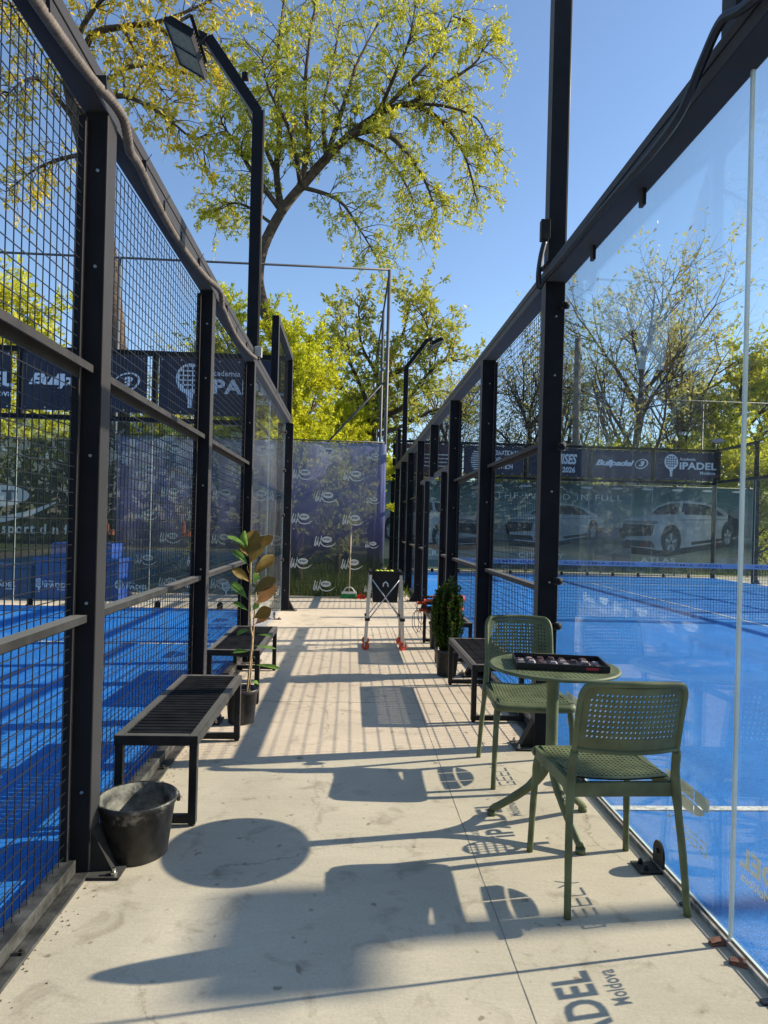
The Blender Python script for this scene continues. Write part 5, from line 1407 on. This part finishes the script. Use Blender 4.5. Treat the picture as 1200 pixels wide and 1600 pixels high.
# ------------------------------------------------------------------ trees
def rvec(rn): 
    while True:
        v = Vector((rn.uniform(-1, 1), rn.uniform(-1, 1), rn.uniform(-1, 1)))
        if 0.05 < v.length < 1: return v.normalized()
class Tree:
    def __init__(s, seed): s.rn = random.Random(seed); s.wood, s.twig, s.lf = MB(), MB(), MB()
    def leaves(s, p, d, n, L, wid=0.36, spread=0.9):
        rn = s.rn
        for _ in range(n):
            v = (d * 0.6 + rvec(rn) * spread).normalized(); l = L * rn.choice((0.45, 0.7, 0.9, 1.0, 1.2, 1.5))
            b = p + rvec(rn) * L * 0.35
            sd = v.cross(rvec(rn)); sd = sd.normalized() * l * wid / 2 if sd.length > 1e-3 else Vector((l * wid / 2, 0, 0))
            c = b + v * l * 0.5
            s.lf.add([b, c + sd, b + v * l, c - sd], [(0, 1, 2, 3)])
    def limb(s, pts, r0, r1, n=7):
        ps = smooth_pts([Vector(p) for p in pts], 4); k = len(ps)
        s.wood.tube(ps, [r0 + (r1 - r0) * (i / (k - 1)) for i in range(k)], n, caps=False); return ps
    def shoot(s, p, d, L, r, level, P):
        """a branch grown step by step; P = dict of habits"""
        rn = s.rn; step = L / 7; pts = [Vector(p)]; d = d.normalized(); q = Vector(p)
        for i in range(7):
            d = (d + rvec(rn) * P['wob'] + Vector((0, 0, P['up'] if level > P['tw'] else -P['droop'] * (i / 7)))).normalized()
            q = q + d * step; pts.append(q.copy())
            if level > 0 and i >= 1:
                for _ in range(P['kids'] if rn.random() < P['kp'] else P['kids'] - 1):
                    a = d.cross(rvec(rn)).normalized(); ang = rn.uniform(0.45, 1.05)
                    nd = d * math.cos(ang) + a * math.sin(ang)
                    s.shoot(q, nd, L * rn.uniform(0.42, 0.62), r * 0.5 * (1 - i / 10), level - 1, P)
            if level <= P['lv'] and i >= P.get('l0', 1): s.leaves(q, d, P['ln'] if rn.random() < P['lp'] else 0, P['ls'], P.get('lw', 0.36))
        (s.wood if r > 0.02 else s.twig).tube(pts, [r * (1 - 0.75 * i / 7) for i in range(8)], 5 if r > 0.02 else 3, caps=False)
    def build(s, name, label, loc, leafm, bark=BARK, group="trees beyond the courts"):
        t = thing(name, label, "tree", loc, group=group)
        s.wood.build("trunk", bark, t)
        if s.twig.v: s.twig.build("twigs", TWIG, t)
        if s.lf.v: s.lf.build("crown", leafm, t)
        return t
def px_pts(lst, Y, rn=None, j=0.0):
    return [on_y(x, y, Y + (rn.uniform(-j, j) if rn else 0) + dy) for x, y, dy in lst]

# the big leaning tree
T = Tree(21); Y0 = 17.5
P = dict(wob=0.17, up=0.05, droop=0.30, tw=1, kids=1, kp=0.8, lv=0, ln=5, lp=0.68, ls=0.09, lw=0.38)
def P_(lst): return [on_y(x, y, Y0 + dy) for x, y, dy in lst]
T.limb([on_y(466, 690, Y0) - Vector((0, 0, 3.6))] + P_([(466, 690, 0), (455, 610, 0), (432, 530, 0), (412, 480, 0), (403, 435, 0), (412, 385, 0), (440, 330, 0), (470, 292, 0)]), 0.20, 0.12, 10)
limbs = [
    ([(470, 292, 0), (510, 247, .1), (545, 212, .2), (590, 180, .3), (640, 163, .5), (690, 190, .7), (725, 240, .9), (742, 300, 1.0)], .145, .02),
    ([(545, 212, .2), (590, 204, -.2), (630, 232, -.6), (665, 285, -.9), (682, 335, -1.0)], .09, .015),
    ([(440, 330, 0), (432, 270, .2), (437, 200, .4), (432, 120, .6), (440, 30, .8), (452, -60, 1)], .10, .015),
    ([(470, 292, 0), (482, 220, -.3), (476, 150, -.6), (484, 60, -.8), (500, -30, -1)], .09, .015),
    ([(510, 247, .1), (540, 155, .5), (562, 90, .9), (604, 15, 1.2)], .08, .012),
    ([(590, 180, .3), (640, 130, 0), (682, 82, -.2), (706, 25, -.4)], .07, .012),
    ([(640, 163, .5), (700, 128, .8), (748, 92, 1.0), (757, 45, 1.1)], .07, .012),
    ([(470, 292, 0), (528, 312, -.4), (562, 358, -.7), (590, 405, -.9)], .06, .012),
    ([(440, 330, 0), (395, 270, -.4), (368, 225, -.7), (345, 190, -.9)], .08, .014),
    ([(432, 270, .2), (395, 190, .8), (362, 125, 1.2), (345, 60, 1.5)], .07, .012),
    ([(425, 350, 0), (385, 322, .4), (355, 318, .8), (338, 330, 1.0)], .05, .010),
    ([(545, 212, .2), (600, 240, .9), (640, 300, 1.3), (650, 350, 1.4)], .06, .012),
    ([(640, 163, .5), (690, 165, .2), (745, 185, 0), (765, 230, -.2)], .05, .010),
    ([(510, 247, .1), (505, 170, 1.3), (520, 100, 2.0), (530, 40, 2.4)], .07, .012),
    ([(470, 292, 0), (455, 210, -1.2), (420, 140, -1.9), (410, 90, -2.2)], .07, .012),
    ([(590, 180, .3), (620, 110, -1.3), (640, 60, -1.7), (650, 0, -2)], .06, .012)]
for pts, r0, r1 in limbs:
    ps = T.limb(P_(pts), r0, r1, 6); k = len(ps)
    for i in range(2, k):
        for _ in range(3):
            if T.rn.random() < 0.92:
                d = (ps[i] - ps[i - 1]).normalized(); a = d.cross(rvec(T.rn)).normalized(); nd = d * 0.55 + a * 0.8 + Vector((0, 0, 0.25))
                T.shoot(ps[i], nd if i < 0.6 * k or T.rn.random() < 0.5 else nd - Vector((0, 0, 0.75)), T.rn.uniform(0.45, 1.05), 0.017, 1, P)
T.build("leaning_tree", "big leaning tree with arching crown of yellow green leaves behind the walkway", (on_y(466, 690, Y0).x, Y0, 0), L_YG)

# upper left yellow tree
T = Tree(5); Y0 = 19.0
P = dict(wob=0.16, up=0.03, droop=0.22, tw=1, kids=1, kp=0.75, lv=0, ln=3, lp=0.55, ls=0.14, lw=0.4)
T.limb([on_y(186, 640, Y0) - Vector((0, 0, 4.7))] + P_([(186, 640, 0), (180, 515, 0), (160, 340, 0), (120, 180, 0), (104, 110, 0), (85, 20, 0), (70, -90, 0)]), 0.32, 0.14, 10)
for pts, r0, r1 in [
    ([(112, 150, 0), (140, 60, .3), (190, 42, .6), (240, 36, .8), (300, 15, 1.0), (345, -8, 1.2)], .12, .02),
    ([(104, 110, 0), (130, 40, -.5), (170, -10, -.9), (230, -40, -1)], .10, .02),
    ([(120, 180, 0), (180, 150, -.4), (230, 165, -.8), (280, 200, -1.0), (318, 235, -1.1)], .09, .012),
    ([(120, 180, 0), (190, 110, .8), (250, 105, 1.3), (310, 120, 1.6)], .09, .012),
    ([(125, 200, 0), (70, 130, -.3), (40, 125, -.6), (10, 150, -.8)], .08, .012),
    ([(135, 240, 0), (90, 250, .4), (50, 268, .8), (10, 300, 1.1)], .07, .012),
    ([(104, 110, 0), (60, 40, .6), (20, 10, .9), (-30, -10, 1.1)], .09, .014),
    ([(240, 36, .8), (270, 60, 1.0), (310, 70, 1.2), (340, 95, 1.3)], .05, .010),
    ([(190, 42, .6), (215, 85, .3), (245, 130, 0), (270, 160, -.2)], .05, .010)]:
    ps = T.limb(P_(pts), r0, r1, 6)
    for i in range(2, len(ps)):
        for _ in range(3):
            if T.rn.random() < 0.72:
                d = (ps[i] - ps[i - 1]).normalized(); a = d.cross(rvec(T.rn)).normalized(); T.shoot(ps[i], d * 0.6 + a * 0.7 + Vector((0, 0, 0.1)), T.rn.uniform(0.6, 1.1), 0.018, 1, P)
T.build("yellow_tree", "tall tree with yellow blossoming branches at the upper left behind the fence", (on_y(186, 640, Y0).x, Y0, 0), L_YEL)

# olive tree in the middle distance
T = Tree(9); Y0 = 19.5
P = dict(wob=0.16, up=0.06, droop=0.04, tw=0, kids=1, kp=0.7, lv=0, ln=4, lp=0.7, ls=0.135, lw=0.42)
b = on_y(586, 690, Y0)
T.limb([b - Vector((0, 0, 3.9))] + P_([(583, 690, 0), (588, 640, 0)]), 0.16, 0.12)
for pts in [[(583, 690, 0), (592, 600, 0), (565, 540, .2), (560, 480, .3)], [(588, 660, 0), (600, 590, .3), (630, 520, .6), (640, 470, .8)], [(588, 650, 0), (625, 640, -.3), (655, 600, -.5), (685, 570, -.7), (705, 562, -.8)],
            [(583, 690, 0), (570, 620, -.3), (545, 560, -.6), (540, 510, -.8)], [(588, 680, 0), (630, 665, .4), (680, 640, .7), (720, 640, .9)], [(583, 690, 0), (560, 640, .5), (530, 600, .9), (515, 560, 1.1)], [(600, 590, .3), (640, 570, 0), (670, 530, -.2), (660, 490, -.3)]]:
    ps = T.limb(P_(pts), 0.09, 0.015, 6)
    for i in range(1, len(ps)):
        for _ in range(2):
            d = (ps[i] - ps[i - 1]).normalized(); a = d.cross(rvec(T.rn)).normalized(); T.shoot(ps[i], d * 0.5 + a * 0.7 + Vector((0, 0, 0.3)), T.rn.uniform(0.5, 1.0), 0.02, 1, P)
T.build("olive_tree", "olive leaved spreading tree beside the thin net poles", (b.x, Y0, 0), L_OLV)

# generated kinds, re-used with turns and scales
def gen(seed, H, r, n_main, P, lean=0.25, t0=0.22, forks=1):
    T = Tree(seed); rn = T.rn
    top = Vector((rn.uniform(-lean, lean) * H * 0.3, rn.uniform(-lean, lean) * H * 0.3, H * 0.72))
    ps = T.limb([Vector((0, 0, 0)), top * 0.33 + Vector((rn.uniform(-.15, .15), rn.uniform(-.15, .15), 0)), top * 0.7, top], r, r * 0.25, 8)
    for i in range(n_main):
        k = int((t0 + (1 - t0) * (i + 0.5) / n_main) * (len(ps) - 1)); a = i * 2.4 + rn.uniform(-.4, .4); el = P.get('el', 0.7) + rn.uniform(-.2, .25)
        d = Vector((math.cos(a) * math.cos(el), math.sin(a) * math.cos(el), math.sin(el)))
        T.shoot(ps[k], d, H * P['bl'] * rn.uniform(0.75, 1.1) * (1.0 - 0.35 * i / n_main), r * 0.42, 2, P)
    return T
PB = dict(wob=0.13, up=0.05, droop=0.0, tw=0, kids=2, kp=0.5, lv=1, ln=9, lp=0.75, ls=0.088, lw=0.40, bl=0.36, el=1.05)
PS = dict(wob=0.15, up=0.07, droop=0.0, tw=0, kids=2, kp=0.4, lv=0, ln=2, lp=0.5, ls=0.15, lw=0.45, bl=0.46, el=1.0)
PN = dict(wob=0.17, up=0.06, droop=0.0, tw=0, kids=2, kp=0.5, lv=0, ln=2, lp=0.25, ls=0.14, lw=0.4, bl=0.46, el=0.85)
PG = dict(wob=0.16, up=0.03, droop=0.03, tw=0, kids=2, kp=0.6, lv=1, ln=5, lp=0.7, ls=0.16, lw=0.45, bl=0.42, el=0.6)
def plant(T, name, label, x, y, s, rz, leafm, bark=BARK, group="trees beyond the courts", sz=1.0):
    t = T.build(name, label, (0, 0, 0), leafm, bark, group); t.location = (x, y, -0.05); t.rotation_euler.z = rz; t.scale = (s, s, s * sz); return t
def again(t, label, x, y, s, rz, sz=1.0):
    c = copy_tree(t); c.location = (x, y, -0.05); c.scale = (s, s, s * sz); c.rotation_euler.z = rz; c['label'] = label; return c
bright = plant(gen(31, 7.0, 0.13, 13, PB, t0=0.08), "willow_shrub", "dense bright yellow green willow rising behind the blue banner", -1.25, 16.6, 0.93, 0.3, L_BRT)
again(bright, "bright green willow behind the corner of the left court", -2.9, 18.4, 0.85, 2.1)
again(bright, "low bright yellow willow just left of the thin net poles", -0.35, 18.6, 0.74, 4.0)
again(bright, "bright yellow green willow in front of the leaning trunk", -2.0, 16.0, 0.98, 5.3)
sparse = plant(gen(41, 11.5, 0.20, 14, PS, 0.3, 0.2), "sparse_tree", "tall thinly leaved tree seen through the near glass against the sky", 11.6, 27.0, 1.08, 0.4, L_DRY)
again(sparse, "thinly leaved tree leaning right, behind the far corner lamp", 14.6, 29.5, 0.98, 2.6)
again(sparse, "small thinly leaved tree right of the brown utility pole", 9.4, 29.0, 0.80, 4.4)
bare = plant(gen(47, 9.0, 0.16, 13, PN, 0.3, 0.25), "bare_tree", "nearly bare brown tree behind the wire fence left of the near lamp post", 7.2, 27.0, 1.0, 1.0, L_DRY)
again(bare, "nearly bare tree behind the far floodlight post", 4.0, 30.0, 0.95, 3.0)
again(bare, "nearly bare tree rising behind the left court's end wall", -6.1, 27.0, 0.9, 5.0)
yel = plant(gen(53, 8.0, 0.18, 13, PG, 0.3, 0.15), "broad_tree", "broad yellow green tree at the right edge behind the glass joint", 17.2, 28.0, 1.22, 0.2, L_YG2)
for lb, x, y, s, rz, sz in [("low yellow green tree under the thin leaved trees behind the far banners", 9.8, 25.6, 0.62, 0.7, 1.0), ("low yellow tree behind the INTERNATIONAL banner", 5.6, 26.0, 0.55, 5.6, 1.0), ("low yellow green tree behind the far corner club banner", 13.3, 26.0, 0.66, 2.0, 1.0), ("low yellow tree under the utility pole beside the near lamp post", 7.6, 27.2, 0.52, 3.9, 0.9), ("low yellow tree right of the far club banner and its corner post", 15.6, 25.4, 0.62, 4.6, 1.0), ("low yellow bush beyond the left court's end wall", -6.3, 20.5, 0.62, 1.1, 1.0), ("low green bush behind the blue banner's left end", -4.6, 22.0, 0.64, 2.3, 1.0), ("low yellow bush behind the dark green banner", -9.0, 22.5, 0.62, 5.1, 1.0), ("broad yellow tree at the left edge behind the left court", -11.2, 21.0, 1.02, 1.4, 1.1), ("broad bushy tree behind the maroon banner", 3.4, 33.0, 0.72, 2.2, 0.9), ("bushy green tree below the utility pole", 8.6, 32.0, 0.74, 3.3, 0.9), ("bushy tree behind the club banner at the far corner", 12.6, 33.0, 0.80, 4.1, 0.9),
                            ("bushy tree beyond the solar lamp", 16.0, 34.0, 0.85, 5.2, 0.9), ("bushy green tree far behind the blue banner", -0.2, 24.0, 0.86, 0.9, 0.95), ("rounded green tree behind the left court's navy banners", -7.6, 25.0, 0.70, 2.9, 0.8), ("bushy tree at the far left behind the dark green banner", -11.5, 27.0, 0.8, 3.7, 0.9)]:
    again(yel, lb, x, y, s, rz, sz)

# far wood and grass that nobody could count
rn = random.Random(77); m = MB()
for i in range(30000):
    x = rn.uniform(-34, 42); y = rn.uniform(36, 44); hmax = 3.9 + 1.3 * math.sin(x * 0.45) + 0.8 * math.sin(x * 1.3 + 1)
    z = hmax * (rn.random() ** 0.7); v = rvec(rn) * rn.uniform(0.16, 0.34); u = v.cross(rvec(rn)); u = u.normalized() * v.length * 0.5 if u.length > 1e-3 else Vector((0.1, 0, 0))
    p = Vector((x, y, z)); m.add([p - v, p + u, p + v, p - u], [(0, 1, 2, 3)], 0 if rn.random() < 0.6 else 1)
for i in range(9000):  # unseen leaf strip behind the camera, added to block low sky light
    x = rn.uniform(-34, 30); y = rn.uniform(-17, -13.5)
    z = (9.5 + 1.5 * math.sin(x * 0.5)) * rn.random(); v = rvec(rn) * rn.uniform(0.25, 0.5); u = v.cross(rvec(rn)); u = u.normalized() * v.length * 0.6 if u.length > 1e-3 else Vector((0.1, 0, 0))
    p = Vector((x, y, z)); m.add([p - v, p + u, p + v, p - u], [(0, 1, 2, 3)], 1)
tag(m.build("far_wood_and_sky_block", [L_OLV, L_DARK]), "strip of green wood closing the far view, plus an unseen strip added behind the camera to block sky light", "wood", kind='stuff')
m = MB()
for i in range(9000):
    if i % 3: x, y = rn.uniform(-8, 1.2), 12.95 + 9 * rn.random() ** 1.5
    else: x, y = rn.uniform(9, 19), 21.8 + 6 * rn.random()
    hh = rn.uniform(0.08, 0.30); a = rn.uniform(0, 6.28); w_ = Vector((math.cos(a), math.sin(a), 0)) * 0.012; tp = Vector((rn.uniform(-.1, .1), rn.uniform(-.1, .1), hh))
    p = Vector((x, y, -0.03)); m.add([p - w_, p + w_, p + tp], [(0, 1, 2)])
tag(m.build("grass", GRASSB), "rough grass growing beyond the paved courts", "grass", kind='stuff')

m = MB(); rn = random.Random(13)
for i in range(230):
    y = rn.uniform(1.9, 6.4); x = XL + 0.094 + abs(rn.gauss(0, 0.05)); s_ = rn.uniform(0.0015, 0.0055) * (1.4 if rn.random() < 0.1 else 1)
    a = rn.uniform(0, 3); ca, sa = math.cos(a) * s_, math.sin(a) * s_
    m.add([(x + ca, y + sa, 0.0005), (x - sa, y + ca, 0.0005), (x - ca, y - sa, 0.0005), (x + sa * .7, y - ca * .7, 0.0005), (x, y, s_ * 1.1)], [(0, 1, 4), (1, 2, 4), (2, 3, 4), (3, 0, 4)])
tag(m.build("debris", mat("dry earth crumbs", (0.20, 0.15, 0.09), 0.95, 0.6, 90)), "crumbs of dry earth along the left fence's bottom rail", "debris", kind='stuff')

for o in LOCALS:
    if '_local' in o: del o['_local']
for o in bpy.data.objects:
    if '_local' in o: del o['_local']
